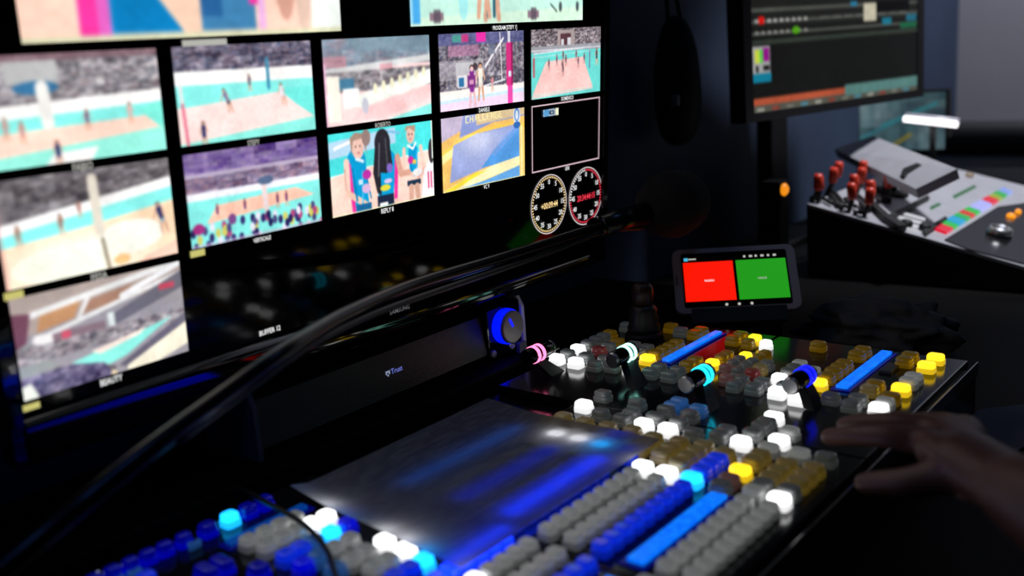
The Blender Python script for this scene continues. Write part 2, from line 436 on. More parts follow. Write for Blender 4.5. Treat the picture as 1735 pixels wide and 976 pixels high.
def p_b1():
    p = court(170, 96, 0, [(.42, .4, .42), (.55, .52, .53), (.34, .32, .34)], .3, (1, .86, .72), -.22, .1, .14)
    p.band(lambda x: .62 - .16 * x, 1.1, (1, .85, .7))
    gl = np.exp(-(((p.x - .42) / .4) ** 2 + ((p.y - .85) / .28) ** 2)); p.a += gl[..., None] * np.array((.1, .2, .3))
    p.ell(.72, .72, .2, .16, (1, 1, .95)).ell(.3, .85, .26, .16, (1, 1, .93))
    p.line(.53, .1, .54, .62, .05, (.9, .86, .8)).line(.55, .7, .57, 1, .022, (.62, .58, .5))
    p.man(.1, .62, .2, (.6, .45, .4), (.6, .45, .4)); p.man(.33, .58, .2, (.6, .4, .36), (.6, .4, .36)); p.man(.44, .45, .16, (.6, .4, .4), (.6, .4, .4))
    p.man(.93, .75, .32, NVY, (.6, .75, .8), hair=(.3, .2, .2), lean=-.03); p.poly([(.8, .95), (1, .85), (1, 1), (.75, 1)], (1, .8, .72)); p.ell(.65, .93, .05, .05, (1, .8, .55))
    p.rect(0, .0, .02, 1, (.75, .5, .5), .5)
    return p.final(4)

def p_b2():
    p = court(170, 96, 0, GREY, .38, TEAL, -.02, .1, .06)
    p.crowd(0, .24, PURP, 30, 10, .05); p.band(.22, .26, (.72, .66, .76)); p.crowd(.26, .42, [(.5, .45, .58), (.6, .55, .62), (.42, .36, .5), (.65, .5, .56)], 46, 9)
    p.band(.42, .5, (.94, .94, .97))
    p.poly([(.2, .58), (.8, .54), (.95, .66), (.12, .76)], (1, .77, .68)); p.poly([(.8, .54), (.95, .66), (1, .6)], TEAL)
    p.line(.55, .38, .56, .72, .035, (.93, .85, .85)).ell(.57, .4, .06, .05, (.35, .42, .55))
    for k in range(60):
        x = rng.random(); y = .78 + .22 * rng.random(); c = [(.2, .18, .42), (.9, .9, .95), (.7, .3, .5), (.3, .3, .5), (.82, .8, .4), (.15, .13, .35)][k % 6]
        p.ell(x, y, .018, .05, c)
    p.ell(.06, .8, .04, .06, (.65, .2, .5)).ell(.3, .76, .03, .06, (.5, .3, .55)).band(.97, 1.1, (.8, .7, .8), .6)
    for x in (.4, .65, .72, .2): p.man(x, .74, .18, (.45, .25, .4), (.3, .3, .5))
    return p.final(2)

def p_reply():
    p = Pic(200, 112, (.3, .88, .88))
    p.poly([(0, .1), (.62, .02), (.62, .22), (0, .3)], (.72, .86, .95)); p.line(.05, .18, .2, .12, .02, WHITE).line(.2, .12, .24, .2, .02, WHITE).line(.5, .05, .66, .1, .015, (.5, .75, .9))
    p.poly([(0, .52), (.2, .47), (1, .38), (1, 1), (0, 1)], (1, .84, .78)); p.line(0, .51, 1, .37, .006, WHITE)
    # dark-haired player at the back, facing away
    p.line(.79, .36, .79, .62, .085, BLU, .07).rect(.72, .73, .86, .8, (.12, .2, .3)).line(.76, .82, .755, 1.02, .045, (.88, .68, .6), .035).line(.82, .82, .83, 1.02, .045, (.85, .66, .58), .035)
    p.line(.70, .32, .69, .6, .03, (.95, .8, .74)).line(.87, .32, .9, .62, .032, (.95, .78, .72)).ell(.77, .15, .042, .11, (.93, .76, .7)).poly([(.71, .1), (.73, .03), (.82, .03), (.82, .12), (.76, .06)], (.72, .58, .5))
    for x in (.755, .785): p.ell(x, .14, .007, .012, (.45, .32, .3))
    p.ell(.77, .2, .012, .01, (.8, .45, .45)).line(.75, .4, .77, .6, .008, (.02, .48, .7)).line(.83, .36, .82, .58, .012, (.25, .72, .9))
    p.ell(.765, .47, .03, .05, (.8, .2, .6)).ell(.8, .5, .02, .03, (.9, .75, .3)).line(.74, .28, .79, .33, .016, WHITE).line(.82, .26, .79, .33, .016, WHITE)
    p.line(.68, .6, .78, .66, .03, (.93, .76, .7)).line(.9, .62, .84, .7, .03, (.9, .7, .64)).ell(.83, .64, .05, .05, (.92, .9, .9))
    # fair player on the near side
    p.line(.24, .36, .26, .95, .15, BLU, .14).line(.17, .4, .2, .99, .03, MAG).line(.15, .36, .15, .75, .045, (.97, .82, .76)).line(.15, .74, .33, .94, .04, (.95, .78, .7))
    p.ell(.26, .2, .055, .15, (.95, .78, .72)).poly([(.19, .08), (.24, .02), (.33, .05), (.34, .3), (.3, .1), (.22, .12), (.2, .3)], (.68, .56, .5)).ell(.34, .1, .04, .1, (.6, .5, .48))
    for x in (.24, .28): p.ell(x, .19, .008, .014, (.5, .38, .35))
    p.ell(.265, .27, .015, .012, (.82, .5, .48)).line(.2, .45, .23, .85, .014, (.03, .5, .72)).line(.29, .5, .28, .9, .012, (.3, .74, .92)).line(.33, .6, .36, .85, .01, (.03, .46, .68)).line(.13, .45, .135, .7, .012, (.88, .68, .62)).rect(.25, .6, .29, .66, (.8, .9, .95))
    p.line(.24, .34, .3, .38, .02, (.9, .95, 1)).ell(.33, .55, .04, .06, (.75, .2, .65)).ell(.32, .72, .04, .06, (.85, .7, .85)).rect(.22, .9, .36, 1, (.1, .4, .6))
    # long dark hair in the middle
    p.line(.52, .45, .5, .9, .17, BLU, .13).rect(.42, .85, .58, .98, (.12, .16, .26)).line(.62, .42, .6, .9, .03, MAG).line(.63, .4, .66, .62, .045, (.85, .64, .56)).line(.66, .62, .74, .62, .04, (.85, .64, .56))
    p.ell(.49, .2, .075, .18, (.17, .16, .19)).poly([(.42, .2), (.56, .2), (.58, .5), (.52, .58), (.46, .56), (.46, .85), (.42, .8), (.39, .55)], (.16, .15, .18)).line(.46, .2, .44, .6, .012, (.38, .37, .4)).line(.52, .15, .53, .5, .012, (.3, .3, .33))
    p.ell(.5, .76, .05, .04, (.9, .85, .25)).ell(.53, .68, .04, .03, (.85, .75, .9)).ell(.55, .52, .03, .06, (.5, .4, .75)).rect(.44, .94, .52, .98, WHITE)
    # white shirt at the edge
    p.poly([(.9, .62), (.95, .52), (1, .5), (1, 1), (.86, 1)], (.97, .96, .97)).ell(.98, .4, .03, .16, (.2, .18, .2))
    for x in (.935, .965): p.rect(x, .66, x + .012, .88, (.9, .2, .45))
    p.band(.985, 1.1, (1, .98, .8)).rect(.985, 0, 1, .5, (.9, .96, .9))
    return p.final(2)

def p_challenge():
    p = Pic(200, 112, (.96, .76, .42))
    p.poly([(0, 0), (.3, 0), (.22, .2), (0, .32)], (.78, .72, .82)); p.poly([(.25, 0), (1, 0), (1, .12), (.6, .15), (.2, .3)], (.55, .6, .82)).poly([(.4, 0), (1, 0), (1, .1), (.4, .16)], (.86, .76, .6))
    p.band(lambda x: .5 - .75 * x + .55 * x * x, lambda x: .62 - .85 * x + .6 * x * x, (.99, .9, .62)); p.band(lambda x: .45 - .72 * x + .5 * x * x, lambda x: .5 - .75 * x + .55 * x * x, (.99, .8, .35))
    p.poly([(.13, .38), (.4, .27), (.93, .22), (.95, .72), (.5, .76), (.08, .88)], (.6, .65, .85))
    k = np.exp(-(((p.x - .42) / .22) ** 2 + ((p.y - .36) / .2) ** 2)) * ((p.x > .12) & (p.x < .94) & (p.y > .27) & (p.y < .8)); p.a += k[..., None] * np.array((.2, .17, .08))
    p.poly([(.93, .22), (.95, .72), (.45, .76), (.6, .55)], (.33, .6, .87)); p.poly([(.93, .22), (.93, .3), (.62, .62), (.55, .6), (.75, .35)], (.5, .63, .87), .6)
    p.poly([(0, .98), (.3, .84), (.6, .75), (1, .68), (1, .82), (.5, .93), (.1, 1.05), (0, 1.1)], (.98, .93, .72)); p.poly([(.02, .98), (.35, .82), (.52, .8), (.3, .9), (.08, 1.02)], (.99, .88, .2), .9)
    p.poly([(.12, 1), (.5, .94), (.93, .83), (.93, 1)], (.4, .65, .88)); p.rect(.93, .3, 1, 1, (.97, .8, .45)).rect(.95, .25, .965, 1, (1, .93, .7))
    p.band(.985, 1.1, (.98, .9, .6))
    p.ell(.9, .1, .045, .13, (.88, .9, .95)).ell(.9, .09, .033, .1, (.35, .5, .75)).ell(.9, .1, .02, .07, (.85, .9, .95)).ell(.9, .24, .045, .05, (.2, .4, .7))
    # word across the top, drawn as strokes
    x = .28
    for ch in 'CHALLENGE':
        S = {'C': [(1, 0, 0, 0), (0, 0, 0, 1), (0, 1, 1, 1)], 'H': [(0, 0, 0, 1), (1, 0, 1, 1), (0, .5, 1, .5)], 'A': [(0, 1, .5, 0), (.5, 0, 1, 1), (.25, .6, .75, .6)], 'L': [(0, 0, 0, 1), (0, 1, 1, 1)], 'E': [(0, 0, 0, 1), (0, 0, 1, 0), (0, .5, .8, .5), (0, 1, 1, 1)], 'N': [(0, 1, 0, 0), (0, 0, 1, 1), (1, 1, 1, 0)], 'G': [(1, 0, 0, 0), (0, 0, 0, 1), (0, 1, 1, 1), (1, 1, 1, .5), (1, .5, .5, .5)]}[ch]
        for a, b, c, d in S: p.line(x + a * .030, .02 + b * .085 - .03 * (x - .28), x + c * .030, .02 + d * .085 - .03 * (x - .28), .007, (.99, .93, .66))
        x += .05
    return p.final()

def p_beauty():
    p = Pic(170, 96, (.62, .6, .63))
    p.poly([(0, 0), (1, 0), (1, .2), (0, .4)], (.68, .62, .6)); p.poly([(.15, .2), (.38, .16), (.33, .32), (.12, .38)], (.76, .56, .4)); p.poly([(.43, .18), (.7, .12), (.6, .26), (.38, .3)], (.66, .5, .42))
    p.line(0, .22, 1, 0, .03, (.9, .9, .9)).line(.1, .45, 1, .12, .022, (.92, .92, .92)).line(.62, .22, 1, .02, .03, (.95, .95, .96)).line(.35, .35, .42, .16, .02, (.9, .9, .9))
    p.poly([(.55, .38), (1, .1), (1, .28), (.55, .5)], (.42, .41, .46)); p.rect(.15, .42, .5, .52, (.5, .38, .42), .7).rect(.25, .42, .3, .5, (.9, .3, .4), .8).rect(.85, .2, .95, .26, (.85, .25, .35), .8)
    p.rect(.1, .4, .2, .65, (.95, .94, .94)).rect(.52, .36, .56, .5, (.88, .92, .92))
    p.poly([(0, .45), (.14, .5), (.2, .75), (0, .8)], (.6, .62, .62)).poly([(0, .15), (.1, .18), (.06, .45), (0, .5)], (.45, .28, .35))
    p.crowd(.5, .66, GREY + [(.78, .7, .74)], 50, 8)
    p.poly([(.28, .76), (.62, .66), (.92, .56), (.6, .84), (.5, .88)], (.55, .92, .87)); p.poly([(.4, .7), (.75, .6), (.7, .66), (.45, .75)], (.97, .9, .85))
    p.poly([(.55, .92), (1, .56), (1, .72), (.62, .98)], (.4, .38, .44)); p.poly([(.6, .95), (1, .66), (1, .9), (.6, 1.1)], (.96, .93, .84))
    p.poly([(.28, .8), (.5, .9), (.55, 1.02), (.2, .86)], (.9, .82, .68)); p.line(.2, .78, .52, .93, .025, (.4, .38, .4))
    k = rng.random((20, 60))
    p2 = Pic(170, 96, (0, 0, 0)).crowd(.7, 1.02, [(.25, .22, .36), (.38, .35, .48), (.6, .56, .66), (.2, .18, .3)], 46, 12)
    mk = (p.x < .5 - .3 * np.maximum(0, .95 - p.y) - .0) & (p.y > .78 - .02 * p.x) & (p.y > .72 + .35 * (p.x - .12)); p.a[mk] = p2.a[mk]
    p.poly([(0, .86), (.05, .84), (.1, 1.05), (0, 1.05)], (.9, .92, .88))
    return p.final(3)

# ------------------------------------------------------------------ the television
S = 0.13
TVO = Vector((0, 0, 1.1345)); AX = Vector((1, 0, 0)); AY = Vector((0, 0.0785, -0.9969)); AZ = Vector((0, 0.9969, 0.0785))
def tv(u, v, w=0.0):
    return TVO + AX * (u * S) + AY * (v * S) - AZ * w
tele = thing('television', tv(2.7, 2.15, -0.02), 'large wall screen tiled with volleyball pictures and two round clocks', 'television')
U0, U1, V0, V1 = -0.03, 5.43, -1.3, 1.865
def tv_prism(bm, pts, w0, w1):
    add_prism(bm, [tv(u, v, w1) for u, v in pts], AZ * (w1 - w0))
bm = bmesh.new()
tv_prism(bm, [(-.1, -1.37), (5.505, -1.37), (5.505, V0), (-.1, V0)], -.02, .004)
tv_prism(bm, [(-.1, V0), (U0, V0), (U0, 2.15), (-.1, 2.15)], -.02, .004)
tv_prism(bm, [(U1, V0), (5.505, V0), (5.505, 2.15), (U1, 2.15)], -.02, .004)
obj('bezel', bm, M['gloss'], tele)
# bottom rail: bows out towards the viewer and rolls under
bm = bmesh.new(); prof = [(V1, .001), (V1 + .02, .004), (1.93, .0065), (2.0, .0085), (2.06, .0095), (2.11, .009), (2.14, .006), (2.155, .0), (2.15, -.02), (V1, -.02)]
ra = [[bm.verts.new(tv(u, v, w)) for v, w in prof] for u in (U0 + .002, U1 - .002)]
for k in range(len(prof)):
    j = (k + 1) % len(prof); fc = bm.faces.new((ra[0][k], ra[0][j], ra[1][j], ra[1][k])); fc.smooth = k < 7
bm.faces.new(ra[0]); bm.faces.new(ra[1][::-1])
rail = obj('bottom_rail', bm, M['gloss'], tele)
text_obj('logo', 'SAMSUNG', .0062, tv(2.73, 1.952, .0082), AX, -AY, mat('logo_grey_glow', (.55, .55, .55), .4, emis=(.5, .5, .5), es=.16), rail, .95)  # printed logo, given a faint glow of its own to show up
bm = bmesh.new(); tv_prism(bm, [(U0, V0), (U1, V0), (U1, V1), (U0, V1)], -.018, 0.0); panel = obj('screen_panel', bm, M['screen'], tele)
bm = bmesh.new(); tv_prism(bm, [(.1, -1.1), (5.3, -1.1), (5.3, 1.6), (.1, 1.6)], -.05, -.0202); obj('back_cover', bm, M['matte'], tele)
bm = bmesh.new(); tv_prism(bm, [(1.7, -.4), (3.7, -.4), (3.7, 1.0), (1.7, 1.0)], -.16, -.0502); obj('wall_bracket', bm, M['matte'], tele)

GX, GY, TH = 0.0989, 0.0505, 0.5625
def tile(u, v, w, px, lab):
    o = picture('video_tile', px, tv(u, v, .0008), AX * (w * S), AY * (w * TH * S), M['picture'], tele); o['label'] = lab; return o
def caption(part, s, u, v, size=.0088, m='capt', xs=.72):
    return text_obj('caption', s, size * .68, tv(u, v, .0012), AX, -AY, M[m], part, xs)
def spot(part, u, v, w, h, m):
    bm = bmesh.new(); q = [tv(u - w / 2, v + h / 2, .0012), tv(u + w / 2, v + h / 2, .0012), tv(u + w / 2, v - h / 2, .0012), tv(u - w / 2, v - h / 2, .0012)]
    bm.faces.new([bm.verts.new(p) for p in q]); sub('caption_tab', bm, M[m], part)
cu = lambda c: c * (1 + GX)
rv = lambda r: r * (TH + GY)
a = tile(.263, -.052 - 2.105 * TH, 2.105, p_preview(), 'large preview picture of players in blue shirts')
a = tile(3.017, -.062 - 2.1 * TH, 2.1, p_program(), 'large programme picture'); caption(a, 'PROGRAM [STEFY 1]', 4.06, -.026)
a = tile(cu(0), rv(0), 1, p_a1(), 'picture of a court with grey stands'); caption(a, 'FABIO', .49, .596, .011, 'capt_dim')
a = tile(cu(1), rv(0), 1, p_a2(), 'picture of a player diving on a pink court'); caption(a, 'STEFY', 1.6, .596, .009, 'capt_dim'); spot(a, 1.32, -.018, .3, .035, 'capt_dim')
a = tile(cu(2), rv(0), 1, p_a3(), 'washed-out wide picture of the hall'); caption(a, 'ROBERTO', 2.7, .596, .0088, 'capt_dim')
a = tile(cu(3), rv(0), 1, p_daniele(), 'picture of a net post and a purple player'); caption(a, 'DANIELE', 3.79, .59)
a = tile(cu(4), rv(0), 1, p_domenico(), 'picture of a court from behind the baseline'); caption(a, 'DOMENICO', 4.895, .588)
a = tile(cu(0), rv(1), 1, p_b1(), 'overexposed orange court picture'); caption(a, 'FISSA', .5, 1.209, .011, 'capt_dim'); spot(a, .03, 1.206, .1, .04, 'capt_yel')
a = tile(cu(1), rv(1), 1, p_b2(), 'picture of a hall under purple stands'); caption(a, 'VERTICALE', 1.604, 1.209, .0072, 'capt'); spot(a, 1.13, 1.204, .1, .04, 'capt_yel')
a = tile(cu(2), rv(1), 1, p_reply(), 'replay picture of players in turquoise shirts'); caption(a, 'REPLY 8', 2.704, 1.207, .0095)
a = tile(cu(3), rv(1), 1, p_challenge(), 'blue and yellow graphic'); caption(a, 'VC 9', 3.8, 1.199)
a = tile(cu(0), rv(2), 1, p_beauty(), 'high picture over the whole arena'); caption(a, 'BEAUTY', .49, 1.822, .0098); spot(a, .03, 1.828, .09, .035, 'capt_yel')
# the empty graphics window: a thin pink outline
bm = bmesh.new(); u0, v0 = cu(4), rv(1); e = .012
for x0, y0, x1, y1 in ((0, 0, 1, e), (0, TH - e, 1, TH), (0, e, e, TH - e), (1 - e, e, 1, TH - e)):
    bm.faces.new([bm.verts.new(tv(u0 + x, v0 + y, .0008)) for x, y in ((x0, y1), (x1, y1), (x1, y0), (x0, y0))])
fr = obj('window_outline', bm, glow('outline_pink', (.86, .74, .78), .95), tele)
caption(fr, 'GFX', 4.898, 1.2)
p = Pic(40, 12, (0, 0, 0)); p.rect(.0, .1, .75, .9, (.75, .85, .95)).ell(.22, .5, .2, .45, (.35, .6, .8)).rect(.4, .25, .7, .75, (.15, .2, .3)).rect(.5, .4, .62, .6, (.9, .9, .9)).rect(.78, .05, 1, .95, (.9, .9, .78))
picture('corner_bug', p.final(), tv(4.55, .655, .0012), AX * .215 * S, AY * .065 * S, M['picture'], fr)
for s, u, v in (('BUFFER 12', 1.604, 1.824), ('BUFFER 13', 3.81, 1.807)):
    text_obj('caption', s, .0062 if '12' in s else .0054, tv(u, v, .0012), AX, -AY, M['capt'], panel, .78)

def clock(cux, cvy, ru, rvv, hot, digits, red_from, red_to, lab):
    c = tv(cux, cvy, .001)
    def pt(a, k): return tv(cux + math.sin(a) * ru * k, cvy - math.cos(a) * rvv * k, .001)
    bm = bmesh.new()
    n = 96
    for i in range(n):
        a0, a1 = 2 * math.pi * i / n, 2 * math.pi * (i + 1) / n
        bm.faces.new([bm.verts.new(q) for q in (pt(a0, .985), pt(a1, .985), pt(a1, 1.015), pt(a0, 1.015))])
    dial = obj('clock_dial', bm, glow('dial_ring', (.95, .9, .9), .95), tele); dial['label'] = lab
    hotm, wm = glow('tick_hot', hot, 1.1), M['capt']
    for want, m in ((True, hotm), (False, wm)):
        bm = bmesh.new()
        for k in range(60):
            ishot = red_from <= k <= red_to if red_from >= 0 else True
            if ishot != want: continue
            a = 2 * math.pi * k / 60; da = .026
            bm.faces.new([bm.verts.new(q) for q in (pt(a - da, .885), pt(a + da, .885), pt(a + da, .95), pt(a - da, .95))])
        if len(bm.faces): sub('tick_ring', bm, m, dial)
        else: bm.free()
    for k in range(0, 60, 5):
        a = 2 * math.pi * k / 60; r = .76
        text_obj('numeral', str(k), .0080, tv(cux + math.sin(a) * ru * r, cvy - math.cos(a) * rvv * r, .0011), AX, -AY, M['capt'], dial, .85)
    text_obj('time_display', digits, .0100, tv(cux + .005, cvy + .01, .0011), AX, -AY, glow('digits', hot, 1.2), dial, .78)
clock(4.632, 1.478, .254, .258, (1, .86, .6), '+00:09:44', -1, 0, 'amber countdown clock')
clock(5.187, 1.492, .258, .262, (.95, .22, .3), '20:34:44:15', 0, 44, 'red time-of-day clock')

# ------------------------------------------------------------------ soundbar on the riser
sb = thing('soundbar', (0.36, 0.05, 0.791), 'narrow black soundbar with a blue-ringed volume knob below the big screen', 'speaker')
FY = .02
bm = bmesh.new()
add_prism(bm, [Vector((.182, FY, .7915)), Vector((.182, FY - .006, .80)), Vector((.182, FY, .842)), Vector((.182, FY + .008, .848)), Vector((.182, .085, .848)), Vector((.182, .085, .7915))][::-1], (.353, 0, 0))
obj('cabinet', bm, M['grille'], sb)
for x, nm in ((.176, 'end_cap'), (.5355, 'end_cap')):
    bm = bmesh.new()
    o = [Vector((x, y, z)) for y, z in ((FY - .009, .7915), (FY - .009, .84), (FY - .003, .851), (.088, .851), (.088, .7915))]
    add_prism(bm, o[::-1], (.005, 0, 0)); e = obj(nm, bm, mat('bluish_cap', (.1, .1, .12), .3) if x < .3 else mat('pale_plate', (.9, .9, .9), .4), sb)
    if x > .3: e['label'] = 'silver end plate'
kc = Vector((.503, FY - .004, .8265))
bm = bmesh.new(); add_box(bm, (.506, FY - .0035, .8215), (.056, .009, .056), .002); obj('control_plate', bm, M['gloss'], sb)
bm = bmesh.new(); add_lathe(bm, [(.0185, 0), (.0195, .003), (.0195, .009), (.0185, .0115)], kc - Vector((0, .0045, 0)), (0, -1, 0), 40)
kr = obj('knob_ring', bm, mat('ring_blue', (.0, .0, .3), .2, emis=(0.0, 0.005, 1), es=1.6), sb); kr['label'] = 'glowing blue knob ring'
bm = bmesh.new(); add_lathe(bm, [(.0180, 0), (.0178, .003), (.0165, .0042)], kc - Vector((0, .0158, 0)), (0, -1, 0), 40); kn = obj('volume_knob', bm, M['satin'], sb)
bm = bmesh.new(); add_box(bm, kc + Vector((-.004, -.0204, .006)), (.003, .001, .011), .0004, rot=Matrix.Rotation(-.5, 3, 'Y')); sub('pointer', bm, glow('pointer_blue', (.05, .1, 1), 1.5), kn)
bm = bmesh.new(); add_lathe(bm, [(.005, 0), (.005, .003), (.0025, .003), (.0025, .001)], Vector((.514, FY - .008, .8015)), (0, -1, 0), 20); obj('headphone_socket', bm, M['silver'], sb)
bm = bmesh.new(); add_box(bm, (.528, FY - .0115, .796), (.012, .006, .012), .001); obj('plug_tab', bm, M['satin'], sb)
bm = bmesh.new(); add_lathe(bm, [(.004, 0), (.004, .003), (.002, .003)], Vector((.483, FY - .008, .8)), (0, -1, 0), 20); obj('microphone_socket', bm, M['satin'], sb)
bm = bmesh.new()
for dx, dz in ((0, 0), (.0035, .0035), (.007, 0), (.007, .0035), (.0035, -.0035), (0, .0035)): add_box(bm, (.3335 + dx * .55, FY - .0034, .8215 + dz * .55), (.0015, .0006, .0015))
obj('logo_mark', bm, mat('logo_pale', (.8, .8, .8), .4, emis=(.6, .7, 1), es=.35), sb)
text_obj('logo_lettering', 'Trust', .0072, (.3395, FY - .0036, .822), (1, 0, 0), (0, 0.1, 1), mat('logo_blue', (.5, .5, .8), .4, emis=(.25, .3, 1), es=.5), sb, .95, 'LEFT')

# ------------------------------------------------------------------ video switcher: a tray and five lift-out key modules
def key_mats(name, col, e_cap, e_side, base=(.3, .3, .3)):
    c = lin(col)
    return [mat(name + '_side', base, .22, emis=c, es=e_side, coat=.5), mat(name + '_cap', base, .25, emis=c, es=e_cap, coat=.6), mat(name + '_film', base, .3, emis=c, es=e_cap * .82, coat=.6)]
KM = {
 'W': key_mats('white_lit', (1, 1, 1), 2.6, .9, (.6, .6, .6)),
 'w': key_mats('white_idle', (.95, 1, .97), .018, .022, (.24, .245, .25)),
 'h': key_mats('white_half', (.95, .97, .95), .13, .05, (.34, .34, .34)),
 'A': key_mats('amber_lit', (1, .82, .12), 2.2, .75, (.5, .36, .03)),
 'a': key_mats('amber_idle', (.9, .68, .05), .06, .085, (.30, .21, .025)),
 'o': key_mats('olive_idle', (.72, .6, .22), .10, .13, (.34, .3, .2)),
 'b': key_mats('blue_idle', (.04, .2, 1), .5, .25, (.04, .08, .35)),
 'd': key_mats('blue_deep', (.0, .02, 1), .5, .3, (.02, .03, .4)),
 'D': key_mats('blue_glow', (.05, .2, 1), 2.6, 1.2, (.02, .03, .4)),
 'n': key_mats('blue_faint', (.0, .01, 1), .16, .3, (.01, .01, .16)),
 'B': key_mats('sky_idle', (.25, .55, .95), .16, .1, (.15, .28, .42)),
 'C': key_mats('cyan_lit', (.08, .66, 1), 3.0, 1.6, (.1, .4, .5)),
 'r': key_mats('red_idle', (.75, .2, .2), .09, .05, (.3, .1, .1)),
 'p': key_mats('pink_idle', (.8, .5, .45), .07, .04, (.32, .25, .24)),
}
KLAB = {'W': 'lit white key', 'A': 'lit amber key', 'C': 'lit cyan key', 'r': 'red key', 'b': 'blue key', 'd': 'deep blue key', 'D': 'lit blue key', 'n': 'faint blue key', 'a': 'amber key', 'o': 'olive key', 'B': 'pale blue key or painted glint', 'p': 'pinkish key'}
def key_mesh(w, d, h, mats):
    bm = bmesh.new()
    def pill(rings, r, mi, n=4):
        prev = None
        for sx, z in rings:
            pts = rounded(w * sx, d - w * (1 - sx), r * sx, n)
            cur = [bm.verts.new((x, y, z)) for x, y in pts]
            if prev is None: bm.faces.new(cur[::-1]).material_index = mi
            else:
                for k in range(len(cur)):
                    fc = bm.faces.new((prev[k], prev[(k + 1) % len(cur)], cur[(k + 1) % len(cur)], cur[k])); fc.material_index = mi; fc.smooth = True
            prev = cur
        fc = bm.faces.new(prev); fc.material_index = mi; fc.smooth = True
    pill(((1, 0), (1, h * .40), (.97, h * .47), (.90, h * .50)), w * .24, 0)                       # clear skirt
    pill(((.90, h * .47), (.94, h * .60), (.93, h * .80), (.86, h * .93), (.72, h * .99), (.62, h)), w * .34, 1)   # lit cap
    pill(((.58, h * .99), (.56, h * 1.02), (.50, h * 1.02)), w * .10, 2, 2)                           # legend film
    me = bpy.data.meshes.new('push_key'); bm.to_mesh(me); bm.free()
    for q in mats: me.materials.append(q)
    return me
PZ = .79
KME = {}
def key(part, x, y, k, w=.0130, d=.0165, h=.0100):
    idx = (k, w, d, h)
    if idx not in KME: KME[idx] = key_mesh(w, d, h, KM[k])
    root = part
    while root.parent: root = root.parent
    o = bpy.data.objects.new('push_key', KME[idx]); COL.objects.link(o); o.parent = part
    o.location = Vector((x, y, PZ + .0002)) - root.location
    if k in KLAB: o['label'] = KLAB[k]
    return o
def keyrow(part, y, spec, **kw):
    for s in spec.split():
        k, x = s[0], float(s[1:]) / 1000; key(part, x, y, k, **kw)

tray = thing('switcher_tray', (.33, -.23, .737), 'black tray of the video switcher lying on the desk', 'control panel')
bm = bmesh.new(); add_box(bm, (.315, -.2285, .7575), (.77, .381, .045), .003); obj('tray_body', bm, M['deck'], tray)
bm = bmesh.new(); add_box(bm, (.315, -.4195, .7835), (.77, .0015, .013), .0005); obj('front_trim', bm, mat('trim_edge', (.3, .3, .31), .25, .8), tray)

def module(name, x0, x1, y0, y1, label):
    t = thing(name, ((x0 + x1) / 2, (y0 + y1) / 2, .7805), label, 'control panel')
    bm = bmesh.new(); add_box(bm, ((x0 + x1) / 2, (y0 + y1) / 2, (PZ + .7805) / 2), (x1 - x0, y1 - y0, PZ - .7805), .0015)
    return t, obj('module_plate', bm, M['deck'], t)
def lcd(part, x0, x1, y, w, s=1.0, seg=8):
    bm = bmesh.new(); add_box(bm, ((x0 + x1) / 2, y, PZ + .0022), (x1 - x0, w, .004), .0006)
    o = sub('name_display', bm, M['lcd' + str(s)] if 'lcd' + str(s) in M else M.setdefault('lcd' + str(s), lcd_mat(s)), part)
    bm = bmesh.new(); add_box(bm, ((x0 + x1) / 2, y, PZ + .0008), (x1 - x0 + .008, w + .007, .0014), .0005)
    sub('display_rim', bm, M.setdefault('lcdrim', mat('display_rim', (.01, .01, .06), .2, emis=(0, 0, 1), es=.1)), part)
    return o
def lcd_mat(s):
    m = mat('lcd_blue', (.0, .01, .05), .3, emis=lin((.04, .45, 1)), es=s)
    nt = m.node_tree; b = nt.nodes['Principled BSDF']; tc = nt.nodes.new('ShaderNodeTexCoord')
    n = nt.nodes.new('ShaderNodeTexNoise'); n.inputs['Scale'].default_value = 260
    cr = nt.nodes.new('ShaderNodeValToRGB'); cr.color_ramp.elements[0].position = .35; cr.color_ramp.elements[1].position = .7
    cr.color_ramp.elements[0].color = (*lin((.0, .40, 1)), 1); cr.color_ramp.elements[1].color = (*lin((.06, .52, 1)), 1)
    nt.links.new(tc.outputs['Object'], n.inputs['Vector']); nt.links.new(n.outputs['Fac'], cr.inputs[0]); nt.links.new(cr.outputs[0], b.inputs['Emission Color'])
    return m

